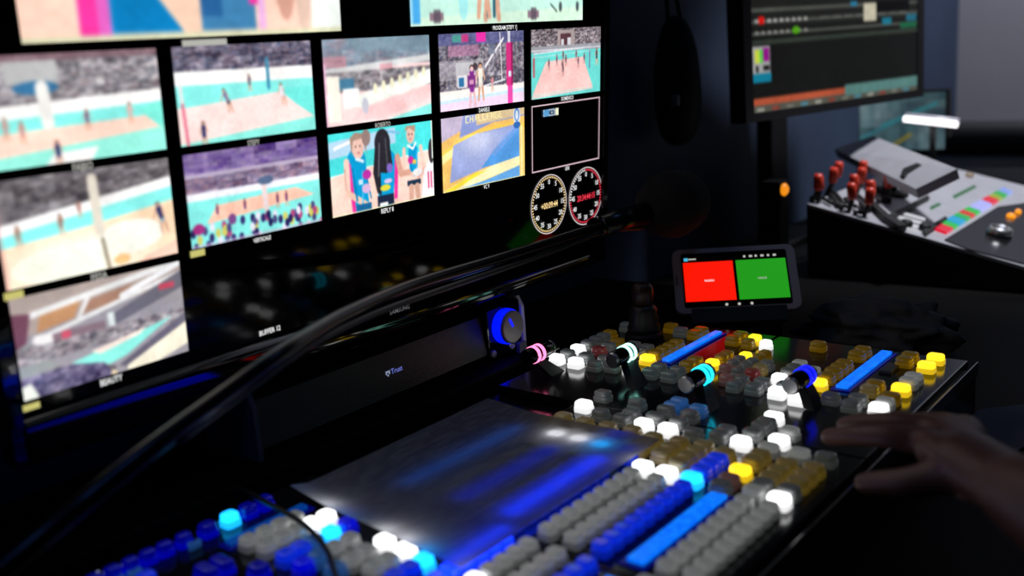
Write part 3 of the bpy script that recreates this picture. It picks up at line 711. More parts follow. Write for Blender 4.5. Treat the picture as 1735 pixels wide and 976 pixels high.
ring_col = {'rose': (1, .42, .6), 'mint': (.62, 1, .9), 'cyan': (.1, .85, 1), 'blue': (.06, .1, 1)}
def lever(t, x0, x1, y, col, lab, base, mirror=False, es=3.0):
    """a fader lever: arm, horizontal grip with two light rings, metal end cap, thin pin."""
    z = .8155; r = .0082
    bm = bmesh.new()
    xr = x1 - .012 if not mirror else x0 + .016
    g0, g1 = (x0, x1) if not mirror else (x1, x0)
    add_prism(bm, [Vector((xr - .006, y - .004, z - .006)), Vector((xr + .007, y - .004, z - .006)), Vector((base[0] + .011, base[1], .7895)), Vector((base[0] - .011, base[1], .7895))], (0, .010, 0.002))
    arm = obj('fader_lever', bm, M['matte'], t); arm['label'] = lab
    bm = bmesh.new(); add_lathe(bm, [(r * .9, 0), (r, .0015), (r, x1 - x0 - .0015), (r * .9, x1 - x0)], (x0, y, z), (1, 0, 0), 28); sub('grip', bm, M['gloss'], arm)
    m = glow('ring_' + col, ring_col[col], es)
    for k in (-.0045, .0035):
        bm = bmesh.new(); c = xr + k
        add_lathe(bm, [(r * 1.0, -.0022), (r * 1.12, -.0018), (r * 1.12, .0018), (r * 1.0, .0022)], (c, y, z), (1, 0, 0), 28); sub('light_ring', bm, m, arm)
    bm = bmesh.new(); xe = x0 - .0012 if not mirror else x1
    add_lathe(bm, [(r * .8, -.0012), (r * .95, 0), (r * .95, .0016)], (xe, y, z), (1, 0, 0), 28); sub('end_cap', bm, M['silver'], arm)
    bm = bmesh.new(); add_cyl(bm, (x0 + .002, y - r * .97, z - .001), (x1 + .006, y - r * .97, z - .001), .0009, seg=8); sub('index_rod', bm, M['silver'], arm)

# rear transition module
t1, m1 = module('transition_module', .428, .700, -.214, -.040, 'rear right key module of the switcher with rose and mint ringed levers')
keyrow(m1, -.0535, 'W511 w530 W549 w568 w584 w598 a611 w646')
keyrow(m1, -.0785, 'W510 w529 r553 w571 a588')
keyrow(m1, -.1015, 'w511 w530 w585 h570 a664')
keyrow(m1, -.1200, 'w516 W540 w582 w654 w571')
keyrow(m1, -.1395, 'A552 a569 a583 a597 a611 a651 a665')
keyrow(m1, -.1650, 'w516 w532')
keyrow(m1, -.1865, 'w516 w532 a551 a567 a650 a667')
keyrow(m1, -.2058, 'a551 A567 a586 a598 a646 A662', d=.0140)
lcd(m1, .564, .679, -.1535, .0085, 1.0)
lever(t1, .450, .488, -.062, 'rose', 'lever with rose light rings', (.486, -.074), mirror=True)
lever(t1, .482, .519, -.144, 'mint', 'lever with mint light rings', (.490, -.172))
# front transition module
t2, m2 = module('transition_module', .428, .700, -.411, -.2155, 'front right key module of the switcher with cyan and blue ringed levers')
keyrow(m2, -.2245, 'p516 p559 w575 w588 A602 W649', d=.0128)
keyrow(m2, -.2390, 'p532 w557 w573 w587 a602 a616', d=.0126)
keyrow(m2, -.2540, 'w519 w535 r557 o573 w588', d=.0140)
keyrow(m2, -.2735, 'w520 w537 a668')
keyrow(m2, -.2825, 'W555 w574 w588 h601', d=.0150)
keyrow(m2, -.2965, 'W520 w537', d=.0165)
keyrow(m2, -.3190, 'W513 A558 a577 a594 a608 a621 a654 a670')
keyrow(m2, -.3010, 'h574 h588', d=.0150)
keyrow(m2, -.3430, 'w528')
keyrow(m2, -.3650, 'w518 w535 o562 a577 a655 a671')
keyrow(m2, -.3875, 'W521 a551 A577 h597 h611 A648 A676')
keyrow(m2, -.3875, 'h537', d=.0160)
lcd(m2, .566, .686, -.3375, .0105, 1.0)
bm = bmesh.new(); add_box(bm, (.640, -.3560, PZ + .0015), (.026, .012, .003), .0006); obj('grey_display', bm, mat('grey_panel', (.09, .09, .09), .3), t2)
lever(t2, .452, .493, -.242, 'cyan', 'lever with cyan light rings', (.465, -.262), es=2.6)
lever(t2, .490, .530, -.323, 'blue', 'lever with deep blue light rings', (.515, -.338), es=1.6)
# rear source module (partly under the paper)
t3, m3 = module('source_module', .186, .427, -.2685, -.140, 'rear middle key module of the switcher, half under the printed sheet')
keyrow(m3, -.1600, 'W409', d=.0165)
t3b = m3
keyrow(m3, -.1625, 'o348 o361 o374')
keyrow(m3, -.1860, 'o348 o361 o374 w398 W332')
keyrow(m3, -.2095, 'o348 o361 o374 w396 w412 W332')
keyrow(m3, -.2325, 'C330 b347 b360 o377 W395 w413')
keyrow(m3, -.2560, 'b332 o347 o359 o372 W395 w413')
rows_a = [round(199 + 13.05 * k, 1) for k in range(9)]
for y, k in ((-.182, 'w'), (-.2020, 'b'), (-.2240, 'w'), (-.2470, 'D')):
    keyrow(m3, y, ' '.join(k + str(x) for x in rows_a))
lcd(m3, .19, .33, -.1480, .009, .6)
# keys reaching the lever zone sit on the transition module
keyrow(m1, -.1600, 'w440', d=.0165)
keyrow(m2, -.2325, 'w432 B443 B455', w=.0105)
keyrow(m2, -.2560, 'w432 B447')
keyrow(m1, -.2000, 'w436', d=.0165)
# front source module
t4, m4 = module('source_module', .186, .427, -.411, -.270, 'front middle key module of the switcher with a long bright blue display')
keyrow(m4, -.2790, 'W319 o346 o360 o374 w397')
keyrow(m4, -.3000, 'W319 o337 o351 o364 o377 w402 w415')
keyrow(m4, -.3210, 'C319 b334 b347 b359 o372 W399 w419', d=.0165)
keyrow(m4, -.3455, 'w318 p331 A349 o369 o382 h398 W416', d=.0165)
keyrow(m4, -.3700, 'h321 w335 o348 o361 o376 h399', d=.0165)
keyrow(m4, -.3900, 'W319 w335 o350 o364 o378 w401', d=.0165)
for y, k in ((-.2785, 'h'), (-.3000, 'h'), (-.3225, 'b'), (-.3710, 'h'), (-.3900, 'h')):
    keyrow(m4, y, ' '.join(k + str(x) for x in rows_a), d=.0135, w=.0116)
lcd(m4, .199, .312, -.3475, .0125, 1.0)
keyrow(m2, -.3205, 'w436 w447 W461', d=.0165, w=.0110)
keyrow(m2, -.3455, 'h436', d=.0165)
# left module, nearest the camera
t5, m5 = module('source_module', -.070, .185, -.411, -.045, 'left key module of the switcher with deep blue keys and blue displays')
keyrow(m5, -.0640, 'n-12 n1 n14 n27 n40 n55', d=.0100, w=.0120)
keyrow(m5, -.0650, 'n74 C93 n109 n124', d=.0130)
keyrow(m5, -.0740, 'B-1 B11 B57', d=.0035, w=.0100, h=.006)  # thin slivers in key shape stand in for glints on the deep blue keys
keyrow(m5, -.0920, 'b9 n-5', d=.0120)
lcd(m5, .072, .140, -.0925, .0075, .22)
keyrow(m5, -.1090, 'h78 h92 h105 h118', d=.0140)
keyrow(m5, -.1275, 'h79 h93 h105 W118 W132', d=.0140)
keyrow(m5, -.1500, 'b78 b90 B102 C117 d132', d=.0140)
keyrow(m5, -.1200, 'n48 n36', d=.0190, w=.0110)
keyrow(m5, -.1480, 'n57', d=.0140)
keyrow(m5, -.1700, 'd76 B89 h103 h117', d=.0140)
keyrow(m5, -.1930, 'B84 h98 h111 W128', d=.0150)
keyrow(m5, -.2140, 'h98 h111 W127', d=.0150)
keyrow(m5, -.2340, 'b98 b111 C123', d=.0140)
for y, k in ((-.2580, 'D'), (-.3030, 'h'), (-.3270, 'b'), (-.3710, 'h'), (-.3900, 'h')):
    keyrow(m5, y, ' '.join(k + str(x) for x in (97, 110, 123, 136, 149, 162, 175)), d=.0135, w=.0116)
keyrow(m5, -.2800, 'h97 h110 W122 h136 h149 h162 h175', d=.0135, w=.0116)
lcd(m5, .09, .174, -.3495, .0125, 1.0)
bm = bmesh.new(); add_box(bm, (-.005, -.0485, PZ + .0006), (.11, .006, .001)); lp = obj('brand_plate', bm, M['gloss'], t5)
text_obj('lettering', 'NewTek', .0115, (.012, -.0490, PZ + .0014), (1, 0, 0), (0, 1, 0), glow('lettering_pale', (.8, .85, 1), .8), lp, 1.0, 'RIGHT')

# joystick at the back of the rear module
j = thing('joystick', (.636, -.083, .7905), 'black joystick standing among the rear keys of the switcher', 'joystick')
bm = bmesh.new(); add_lathe(bm, [(.0215, 0), (.0215, .003), (.019, .006)], (.636, -.083, .7905), (0, 0, 1), 32); obj('base', bm, M['matte'], j)
bm = bmesh.new(); add_lathe(bm, [(.018, .006), (.0185, .012), (.016, .016), (.0175, .021), (.015, .026), (.016, .031), (.012, .037)], (.636, -.083, .7905), (0, 0, 1), 32); obj('boot', bm, M['rubber'], j)
bm = bmesh.new(); add_lathe(bm, [(.008, .036), (.0115, .040), (.0125, .05), (.0115, .058), (.007, .062)], (.636, -.083, .7905), (0, 0, 1), 32); obj('knob', bm, mat('knob_dark', (.03, .012, .012), .4), j)

# ------------------------------------------------------------------ printed sheet over the keys
def paper_mat():
    m = bpy.data.materials.new('printed_paper'); m.use_nodes = True; nt = m.node_tree; nt.nodes.clear()
    out = nt.nodes.new('ShaderNodeOutputMaterial'); mx = nt.nodes.new('ShaderNodeMixShader'); mx.inputs[0].default_value = .55
    di = nt.nodes.new('ShaderNodeBsdfDiffuse'); tr = nt.nodes.new('ShaderNodeBsdfTranslucent')
    tc = nt.nodes.new('ShaderNodeTexCoord'); mp = nt.nodes.new('ShaderNodeMapping'); mp.inputs['Scale'].default_value = (60, 240, 1)
    n = nt.nodes.new('ShaderNodeTexNoise'); n.inputs['Scale'].default_value = 1.0; n.inputs['Detail'].default_value = 2
    wv = nt.nodes.new('ShaderNodeTexWave'); wv.bands_direction = 'Y'; wv.inputs['Scale'].default_value = 78
    th = nt.nodes.new('ShaderNodeMath'); th.operation = 'GREATER_THAN'; th.inputs[1].default_value = .47
    mu = nt.nodes.new('ShaderNodeMath'); mu.operation = 'MULTIPLY'
    cr = nt.nodes.new('ShaderNodeMixRGB'); cr.inputs[1].default_value = (.30, .30, .345, 1); cr.inputs[2].default_value = (.10, .10, .13, 1)
    L = nt.links.new
    L(tc.outputs['Object'], mp.inputs['Vector']); L(mp.outputs[0], n.inputs['Vector']); L(tc.outputs['Object'], wv.inputs['Vector'])
    L(n.outputs['Fac'], mu.inputs[0]); L(wv.outputs['Fac'], mu.inputs[1])
    L(n.outputs['Fac'], th.inputs[0]); 
    m2 = nt.nodes.new('ShaderNodeMath'); m2.operation = 'MULTIPLY'; L(th.outputs[0], m2.inputs[0]); L(wv.outputs['Fac'], m2.inputs[1])
    L(m2.outputs[0], cr.inputs[0]); L(cr.outputs[0], di.inputs['Color']); tr.inputs['Color'].default_value = (.6, .6, .64, 1)
    L(di.outputs[0], mx.inputs[1]); L(tr.outputs[0], mx.inputs[2]); L(mx.outputs[0], out.inputs['Surface'])
    return m
bm = bmesh.new(); nx, ny = 40, 30; grid = []
for jy in range(ny + 1):
    row = []
    for ix in range(nx + 1):
        u, v = ix / nx, jy / ny
        x = .121 + u * .240 + .010 * (1 - u) * (1 - v) * 1.2; y = -.087 - v * .183
        z = .8014 + .0012 * math.sin(u * 5 + v * 2) * math.sin(v * 3.0) ** 2 + .0006
        z += .004 * max(0, (1 - v) - .75) / .25 + .005 * max(0, .08 - u) / .08 * (1 - v)
        row.append(bm.verts.new((x, y, z)))
    grid.append(row)
for jy in range(ny):
    for ix in range(nx):
        bm.faces.new((grid[jy + 1][ix], grid[jy + 1][ix + 1], grid[jy][ix + 1], grid[jy][ix])).smooth = True
tag(obj('printed_sheet', bm, paper_mat()), 'printed paper sheet lying over the lit keys of the switcher', 'paper')

# ------------------------------------------------------------------ tablet showing a red and a green field
TX, TUP, TN = Vector((.559, -.829, .001)), Vector((.554, .372, .745)), Vector((.617, .417, -.667))
TC = Vector((.775, -.131, .785)) + TUP * .006 - TX * .0
TC = CAM + (TC - CAM) * .97
tb = thing('tablet', TC, 'small tablet propped on the desk showing a red and a green field', 'tablet')
def tp(a, b, c=0.0): return TC + (TX * a + TUP * b) * .97 - TN * c
TW, THH = .150, .090
bm = bmesh.new(); add_prism(bm, [tp(x, y + THH / 2, .0) for x, y in rounded(TW, THH, .010)], TN * .008)
bmesh.ops.recalc_face_normals(bm, faces=bm.faces[:])
obj('shell', bm, M['tabbody'], tb)
bm = bmesh.new(); bm.faces.new([bm.verts.new(tp(x, y + THH / 2 - .0, .0004)) for x, y in rounded(.129, .076, .003)]); obj('screen', bm, M['gloss'], tb)
def tquad(name, x0, y0, x1, y1, m, c=.0009):
    bm = bmesh.new(); bm.faces.new([bm.verts.new(tp(x, y, c)) for x, y in ((x0, y0), (x1, y0), (x1, y1), (x0, y1))]); return obj(name, bm, m, tb)
q = tquad('red_field', -.0625, .015, -.0015, .070, glow('field_red', (1, .09, .0), 1.0)); q['label'] = 'red field'
text_obj('lettering', 'ROSSO', .0036, tp(-.032, .043, .0013), TX, TUP, M['capt'], q)
q = tquad('green_field', .0020, .015, .0625, .070, glow('field_green', (.13, .6, .09), 1.0)); q['label'] = 'green field'
text_obj('lettering', 'VERDE', .0036, tp(.032, .043, .0013), TX, TUP, M['capt_dim'], q)
for k, x in enumerate((.012, .019, .026, .033, .041, .048)):
    tquad('status_icon', x, .0735, x + (.004 if k % 2 else .0028), .0765, M['capt_dim'])
tquad('status_icon', -.061, .072, -.056, .0765, glow('icon_cyan', (.3, .75, .9), .9)); tquad('status_icon', -.0555, .0735, -.046, .0755, M['capt_dim'])
for x in (-.014, .001, .016):
    bm = bmesh.new(); add_lathe(bm, [(.0018, 0), (.0018, .0003), (.001, .0003)], tp(x, .0095, .0005), -TN, 16); obj('menu_icon', bm, M['capt_dim'], tb)
bm = bmesh.new(); add_box(bm, tp(-.0715, .046, .0008), (.001, .001, .012), .0003, rot=Vector((0, 0, 1)).rotation_difference(TUP).to_matrix()); obj('earpiece', bm, M['matte'], tb)
# wedge stand behind the tablet
cd = thing('tablet_stand', (.80, -.115, .737), 'black wedge stand behind the tablet', 'stand')
bm = bmesh.new(); a, b = tp(-.05, .006, -.0092), tp(-.05, .07, -.0092)
add_prism(bm, [a, b, Vector((b.x + .03, b.y + .02, .7355)), Vector((a.x, a.y, .7355))], TX * .10); obj('wedge', bm, M['matte'], cd)
bm = bmesh.new(); add_box(bm, tp(0, -.0045, -.002), (.11, .02, .006), .001, rot=Matrix((TX, TUP, -TN)).transposed()); obj('ledge', bm, M['matte'], cd)

# ------------------------------------------------------------------ gooseneck microphone
mc = thing('gooseneck_microphone', (-.28, -.35, .9), 'black gooseneck microphone reaching across below the big screen', 'microphone')
pts = [at_d(-90, 1045, .545), at_d(60, 918, .57), at_d(150, 845, .59), at_d(238, 774, .605), at_d(310, 720, .62), at_d(371, 676, .635), at_d(480, 597, .67), at_d(580, 535, .76), at_d(700, 483, .87), at_d(850, 437, .98), at_d(1015, 385, 1.09)]
bm = bmesh.new(); add_tube(bm, pts, lambda t: .0069 - .0015 * t, 20, 14); obj('gooseneck', bm, M['boom'], mc)
a, b = at_d(1012, 386, 1.088), at_d(1092, 362, 1.15)
bm = bmesh.new(); add_cyl(bm, a, b, .0115, .0135, 28); obj('handle', bm, M['boom'], mc)
bm = bmesh.new(); d = (b - a).normalized(); add_cyl(bm, a - d * .004, a + d * .004, .0122, None, 28); obj('collar', bm, M['gloss'], mc)
bm = bmesh.new(); c = at_d(1140, 345, 1.18)
bmesh.ops.create_uvsphere(bm, u_segments=40, v_segments=24, radius=1)
for v in bm.verts:
    v.co = Vector((v.co.x * .040, v.co.y * .040, v.co.z * .052)) * (1 + .02 * math.sin(40 * v.co.z))
bm.transform(Matrix.Translation(c) @ Vector((0, 0, 1)).rotation_difference(d).to_matrix().to_4x4()); obj('windscreen', bm, M['foam'], mc, True)
bm = bmesh.new(); add_tube(bm, [at_d(300, 748, .615), at_d(440, 645, .655), at_d(520, 588, .70), at_d(640, 530, .80), at_d(800, 473, .93), at_d(930, 428, 1.03), at_d(1020, 394, 1.085), at_d(1088, 386, 1.14)], .0028, 10, 8); obj('signal_cable', bm, M['rubber'], mc)

# thin lead over the near keys
bm = bmesh.new(); add_tube(bm, [Vector((.112, -.028, .7895)), Vector((.113, -.05, .8065)), Vector((.108, -.095, .808)), Vector((.102, -.14, .807)), Vector((.088, -.18, .806)), Vector((.07, -.21, .806)), Vector((.04, -.26, .806)), Vector((.0, -.33, .806))], .0021, 8, 8)
tag(obj('thin_cable', bm, M['boom']), 'thin black cable trailing over the deep blue keys', 'cable')

# ------------------------------------------------------------------ hand of the operator
def skinned(name, verts, edges, radii, m, parent=None, lv=2):
    me = bpy.data.meshes.new(name); me.from_pydata([tuple(v) for v in verts], edges, []); o = link(name, me, m, parent)
    sk = o.modifiers.new('skin', 'SKIN'); sk.use_smooth_shade = True
    for k, r in enumerate(radii):
        r = r if isinstance(r, tuple) else (r, r); me.skin_vertices[0].data[k].radius = r
    me.skin_vertices[0].data[0].use_root = True
    sd = o.modifiers.new('smooth', 'SUBSURF'); sd.levels = lv; sd.render_levels = lv
    return o
V, E, Rr = [], [], []
def chain(start, pts):
    prev = start
    for p, r in pts:
        V.append(Vector(p)); Rr.append(r); E.append((prev, len(V) - 1)) if prev is not None else None; prev = len(V) - 1
    return prev
W0 = at_z(1672, 800, .845)
chain(None, [(W0, (.024, .019))])
chain(0, [(at_z(1740, 838, .85), .026), (at_z(1830, 885, .855), .033), (at_z(1960, 950, .86), .040)])
pm = chain(0, [(at_z(1625, 772, .846), (.028, .016))])
fing = {  # knuckle, middle joint, end joint, tip as (px, py, z)
 'index': [(1572, 748, .838, .0115), (1500, 738, .838, .0088), (1440, 738, .829, .0078), (1398, 741, .817, .0068)],
 'middle': [(1588, 729, .838, .0115), (1515, 716, .838, .0088), (1455, 717, .828, .0078), (1424, 722, .818, .0068)],
 'ring': [(1612, 722, .834, .0110), (1550, 716, .828, .0085), (1505, 722, .818, .0075), (1478, 730, .808, .0066)],
 'little': [(1640, 722, .828, .0100), (1592, 722, .820, .0075), (1560, 730, .811, .0066), (1540, 738, .804, .0058)]}
for nm, l in fing.items(): chain(pm, [(at_z(x, y, z), r) for x, y, z, r in l])
chain(pm, [(at_z(1600, 806, .836), .0135), (at_z(1545, 818, .828), .0105), (at_z(1492, 818, .820), .0088), (at_z(1452, 820, .813), .0068)])
tag(skinned('hand', V, E, Rr, M['skin']), 'right hand with curved fingers hovering over the right end of the switcher keys', 'person')

# blue-grey sheet by the hand
bm = bmesh.new(); q = [at_z(1632, 722, .7365), at_z(1660, 700, .7365), at_z(1745, 690, .7365), at_z(1765, 745, .7365), at_z(1705, 782, .7365)]
add_prism(bm, q[::-1], (0, 0, .004)); tag(obj('folded_sheet', bm, M['bluecloth']), 'blue-grey folded sheet on the desk beyond the hand', 'paper')

# crumpled glove-like cloth behind the switcher
bm = bmesh.new(); c = at_z(1490, 545, .765); bmesh.ops.create_icosphere(bm, subdivisions=5, radius=1)
from mathutils import noise
for v in bm.verts:
    n = noise.noise(v.co * 2.2) * .35 + noise.noise(v.co * 5) * .14
    p = v.co * (1 + n); v.co = c + Vector((p.x * .05, p.y * .085, max(p.z, -.55) * .036))
bm.transform(Matrix.Translation((0, 0, .737 - min(v.co.z for v in bm.verts))))
tag(obj('crumpled_cloth', bm, M['cloth'], None, True), 'crumpled dark grey cloth lying on the desk right of the tablet', 'cloth')
bm = bmesh.new(); q = [at_z(1400, 545, .745), at_z(1425, 520, .760), at_z(1465, 505, .765), at_z(1510, 520, .758), at_z(1545, 560, .742)]
add_tube(bm, q, .0055, 10, 8); tag(obj('cable_loop', bm, M['rubber']), 'looped black cable resting on the crumpled dark cloth', 'cable')

# ------------------------------------------------------------------ second monitor
MC = Vector((1.397, -.012, .993)); MX, MU = Vector((.973, -.23, 0)), Vector((.008, .018, 1)).normalized(); MN = MX.cross(MU).normalized()
if MN.dot(CAM - MC) < 0: MN = -MN
def mp(a, b, c=0.0): return MC + MX * a + MU * b + MN * c
mon = thing('computer_monitor', Vector((1.40, .03, .735)), 'computer monitor showing a dark software window, on the desk behind the mixing console', 'monitor')
MW, MH = .50, .31
bm = bmesh.new(); add_prism(bm, [mp(-MW / 2, -.014, -.002), mp(MW / 2, -.014, -.002), mp(MW / 2, MH, -.002), mp(-MW / 2, MH, -.002)], -MN * .028); bmesh.ops.recalc_face_normals(bm, faces=bm.faces[:]); obj('casing', bm, M['matte'], mon)
bm = bmesh.new()
for x0, y0, x1, y1 in ((-MW / 2, -.014, MW / 2, 0), (-MW / 2, .296, MW / 2, MH), (-MW / 2, 0, -.23, .296), (.23, 0, MW / 2, .296)):
    add_prism(bm, [mp(x0, y0, .002), mp(x1, y0, .002), mp(x1, y1, .002), mp(x0, y1, .002)], -MN * .0038)
bmesh.ops.recalc_face_normals(bm, faces=bm.faces[:]); obj('bezel', bm, M['matte'], mon)
p = Pic(220, 140, (.09, .095, .085)); T = lambda v: 1 - v / .296      # v: height above the lower screen edge (m)
p.rect(0, 0, 1, T(.128), (.13, .135, .125))
for v, th in ((.152, .007), (.135, .006), (.117, .006)):
    p.rect(0, T(v + th), 1, T(v), (.33, .34, .32))
for k in range(9):
    p.rect(.02 + .033 * k, T(.142), .04 + .033 * k, T(.136), (.7, .7, .68)); p.rect(.02 + .033 * k, T(.124), .04 + .033 * k, T(.119), (.6, .6, .58))
p.rect(.04, T(.146), .07, T(.134), (.9, .1, .08)).ell(.24, T(.122), .022, .02, (.35, .68, .1))
for k in range(8): p.rect(.38 + .07 * k, T(.141), .43 + .07 * k, T(.138), (.5, .5, .48))
p.rect(.64, T(.158), .72, T(.128), (.85, .82, .72)).rect(.56, T(.162), .60, T(.154), (.15, .5, .65)).rect(.72, T(.16), .94, T(.142), (.04, .04, .04))
p.rect(0, T(.111), 1, T(.104), (.22, .25, .22)).rect(.76, T(.132), .82, T(.12), (.12, .5, .6)).rect(.92, T(.135), .99, T(.124), (.15, .45, .55)).rect(.88, T(.122), .99, T(.112), (.12, .42, .28))
p.rect(.0, T(.102), .095, T(.06), (.72, .72, .72)).rect(.015, T(.096), .04, T(.076), (.9, .95, .3)).rect(.04, T(.096), .058, T(.076), (.4, .9, .35)).rect(.06, T(.098), .09, T(.078), (.65, .1, .6)).rect(.02, T(.072), .035, T(.062), (.08, .08, .08)).rect(.06, T(.072), .09, T(.064), (.08, .08, .08)).rect(0, T(.06), .1, T(.046), (.08, .55, .68))
p.rect(0, T(.021), 1, 1, (.36, .36, .32)).rect(0, T(.022), .52, T(.012), (.78, .36, .24)).rect(.52, T(.026), 1, T(.008), (.38, .56, .54))
for k in range(12): p.rect(.02 + .08 * k, T(.007), .06 + .08 * k, T(.002), [(.65, .65, .6), (.6, .25, .2), (.5, .5, .46), (.3, .55, .62)][k % 4])
picture('desktop_picture', p.final(), mp(-.23, .296, .0005), MX * .46, -MU * .296, M['picture_soft'], mon)
bm = bmesh.new(); add_box(bm, (1.42, .125, .90), (.07, .03, .33), .005); add_box(bm, (1.42, .075, 1.03), (.06, .09, .05), .004); obj('stand_column', bm, M['matte'], mon)
bm = bmesh.new(); add_box(bm, (1.42, .12, .741), (.24, .10, .011), .004); obj('stand_foot', bm, M['matte'], mon)

# ------------------------------------------------------------------ mixing console
X0 = 1.20
A0, A1, A2 = at_x(1368, 345, X0), at_x(1523, 388, X0), at_x(1640, 424, X0)
slope = (A2 - A0).normalized(); AXN = Vector((1, 0, 0)); UPN = AXN.cross(slope)
if UPN.z < 0: UPN = -UPN
def ap0(px, py): return on_plane(px, py, A0, UPN)
LEN, WID = ap0(1628, 288).x - X0, (A2 - A0).length + .10
mix = thing('mixing_console', (X0 + LEN / 2, (A0.y + A2.y) / 2, .737), 'silver audio mixing console with coloured backlit keys at the far end of the desk', 'mixing console')
def ap(px, py, h=0.0):
    return on_plane(px, py, A0 + UPN * h, UPN)
bm = bmesh.new(); e = A0 + slope * WID
dn = UPN * -.005
add_prism(bm, [A0 + dn, e + dn, Vector((X0, e.y, .7365)), Vector((X0, A0.y, .7365))], (LEN, 0, 0)); bmesh.ops.recalc_face_normals(bm, faces=bm.faces[:]); obj('body', bm, M['matte'], mix)
bm = bmesh.new(); add_prism(bm, [A0, e, e + dn * .95, A0 + dn * .95], (LEN, 0, 0)); bmesh.ops.recalc_face_normals(bm, faces=bm.faces[:]); obj('top_plate', bm, M['alu'], mix)
def apad(name, quad, h, m, parent=mix, z0=0.0):
    bm = bmesh.new(); b = [ap(x, y) + UPN * (z0 + .0003) for x, y in quad]; add_prism(bm, b, UPN * h); bmesh.ops.recalc_face_normals(bm, faces=bm.faces[:]); return obj(name, bm, m, parent)
apad('front_strip', [(1600, 408), (1690, 352), (1740, 345), (1740, 450), (1640, 424)], .002, M['deck'])
apad('divider', [(1500, 372), (1570, 336), (1574, 340), (1506, 378)], .006, M['matte'])
apad('divider', [(1562, 396), (1600, 372), (1604, 376), (1568, 402)], .006, M['matte'])
apad('divider', [(1476, 348), (1502, 372), (1535, 392), (1520, 393), (1494, 376), (1470, 352)], .010, M['matte'])
for k, (c, n) in enumerate((((.9, .05, .2), 1.5), ((.1, .75, .3), 1), ((.0, .65, .85), 1.4), ((.1, .7, .35), 1), ((.85, .2, .15), .9), ((.15, .75, .3), 1), ((.7, .72, 1), 2.2), ((.9, .1, .2), 1.3), ((.6, .7, .2), .8), ((.2, .7, .35), .9), ((.55, .65, .95), 1))):
    w0 = sum((1.5, 1, 1.4, 1, .9, 1, 2.2, 1.3, .8, .9, 1)[:k]) / 13.0; w1 = w0 + n / 13.0
    f0 = lambda a: (1577 + (1700 - 1577) * a, 389 + (320 - 389) * a)
    f1 = lambda a: (1602 + (1716 - 1602) * a, 398 + (327 - 398) * a)
    o = apad('channel_key', [f0(w0 + .008), f0(w1 - .008), f1(w1 - .008), f1(w0 + .008)], .004, glow('channel_key_glow', c, .9))
for k in range(3):
    y = 366 + 6.5 * k; x = 1528 - 5 * k
    apad('label_strip', [(x, y - 6), (x + 40, y + 5), (x + 38, y + 8), (x - 2, y - 3)], .0015, glow('label_glow', (.9, .9, .93), .75))
apad('label_strip', [(1504, 366), (1514, 375), (1510, 378), (1500, 368)], .003, glow('lamp_green', (.2, .9, .35), .8))
apad('label_strip', [(1614, 333), (1650, 315), (1654, 318), (1618, 337)], .002, glow('lamp_dim_green', (.25, .55, .35), .5))
apad('label_strip', [(1575, 352), (1590, 345), (1594, 348), (1578, 356)], .002, glow('lamp_dim_green', (.25, .55, .35), .5))
apad('label_strip', [(1514, 378), (1558, 392), (1556, 396), (1512, 382)], .0015, glow('label_glow', (.9, .9, .93), .6))
for x, y in ((1535, 384), (1566, 390), (1466, 358), (1500, 343)):
    bm = bmesh.new(); add_lathe(bm, [(.009, 0), (.009, .006), (.007, .010)], ap(x, y) + UPN * .0004, UPN, 20); obj('rotary_knob', bm, M['matte'], mix)
for x, y in ((1506, 330), (1526, 333)):
    bm = bmesh.new(); add_lathe(bm, [(.005, 0), (.005, .003), (.003, .005)], ap(x, y) + UPN * .0004, UPN, 16); obj('red_button', bm, glow('button_red', (.9, .15, .25), .5), mix)
for x, y, r in ((1712, 370, .007), (1724, 363, .005), (1332 + 310, 300, .008)):
    bm = bmesh.new(); add_lathe(bm, [(r, 0), (r, .003), (r * .6, .006)], ap(x, y) + UPN * .0026, UPN, 16); obj('orange_lamp', bm, glow('lamp_orange', (1, .6, .1), 1.2) if r < .008 else glow('lamp_pale', (.8, .7, .6), .4), mix)
bm = bmesh.new(); add_lathe(bm, [(.018, 0), (.019, .004), (.016, .012), (.0145, .012), (.0145, .006)], ap(1692, 400) + UPN * .0026, UPN, 32); o = obj('chrome_knob', bm, M['silver'], mix); o['label'] = 'chrome ring knob'
# meter display leaning above the console
dq = [at_z(1414, 252, .895), at_z(1478, 230, .915), at_z(1622, 286, .895), at_z(1552, 320, .868)]
dn = ((dq[1] - dq[0]).cross(dq[3] - dq[0])).normalized(); dn = dn if dn.z > 0 else -dn
mu = thing('meter_unit', sum(dq, Vector()) / 4 - Vector((0, 0, .05)), 'tilted silver meter unit with a green readout above the mixing console', 'meter')
bm = bmesh.new(); add_prism(bm, dq, -dn * .016); bmesh.ops.recalc_face_normals(bm, faces=bm.faces[:]); obj('case', bm, M['alu'], mu)
def dpad(name, quad, h, m):
    bm = bmesh.new(); add_prism(bm, [on_plane(x, y, dq[0], dn) + dn * .0003 for x, y in quad], dn * h); bmesh.ops.recalc_face_normals(bm, faces=bm.faces[:]); return obj(name, bm, m, mu)
dpad('readout', [(1516, 260), (1524, 255), (1558, 268), (1546, 275)], .001, glow('readout_green', (.45, .85, .6), .7))
dpad('slot', [(1528, 300), (1532, 291), (1570, 276), (1576, 281), (1540, 297), (1534, 304)], .006, M['matte'])
bm = bmesh.new(); m0 = sum(dq, Vector()) / 4
pz = A0.z - ((m0.x - A0.x) * UPN.x + (m0.y - A0.y) * UPN.y) / UPN.z
add_cyl(bm, (m0.x, m0.y, pz + .006), (m0.x, m0.y, m0.z - .012), .012); obj('support_post', bm, M['matte'], mu)
bm = bmesh.new(); add_lathe(bm, [(.03, .0006), (.03, .004), (.014, .007)], (m0.x, m0.y, pz), UPN, 24); obj('support_foot', bm, M['matte'], mu)

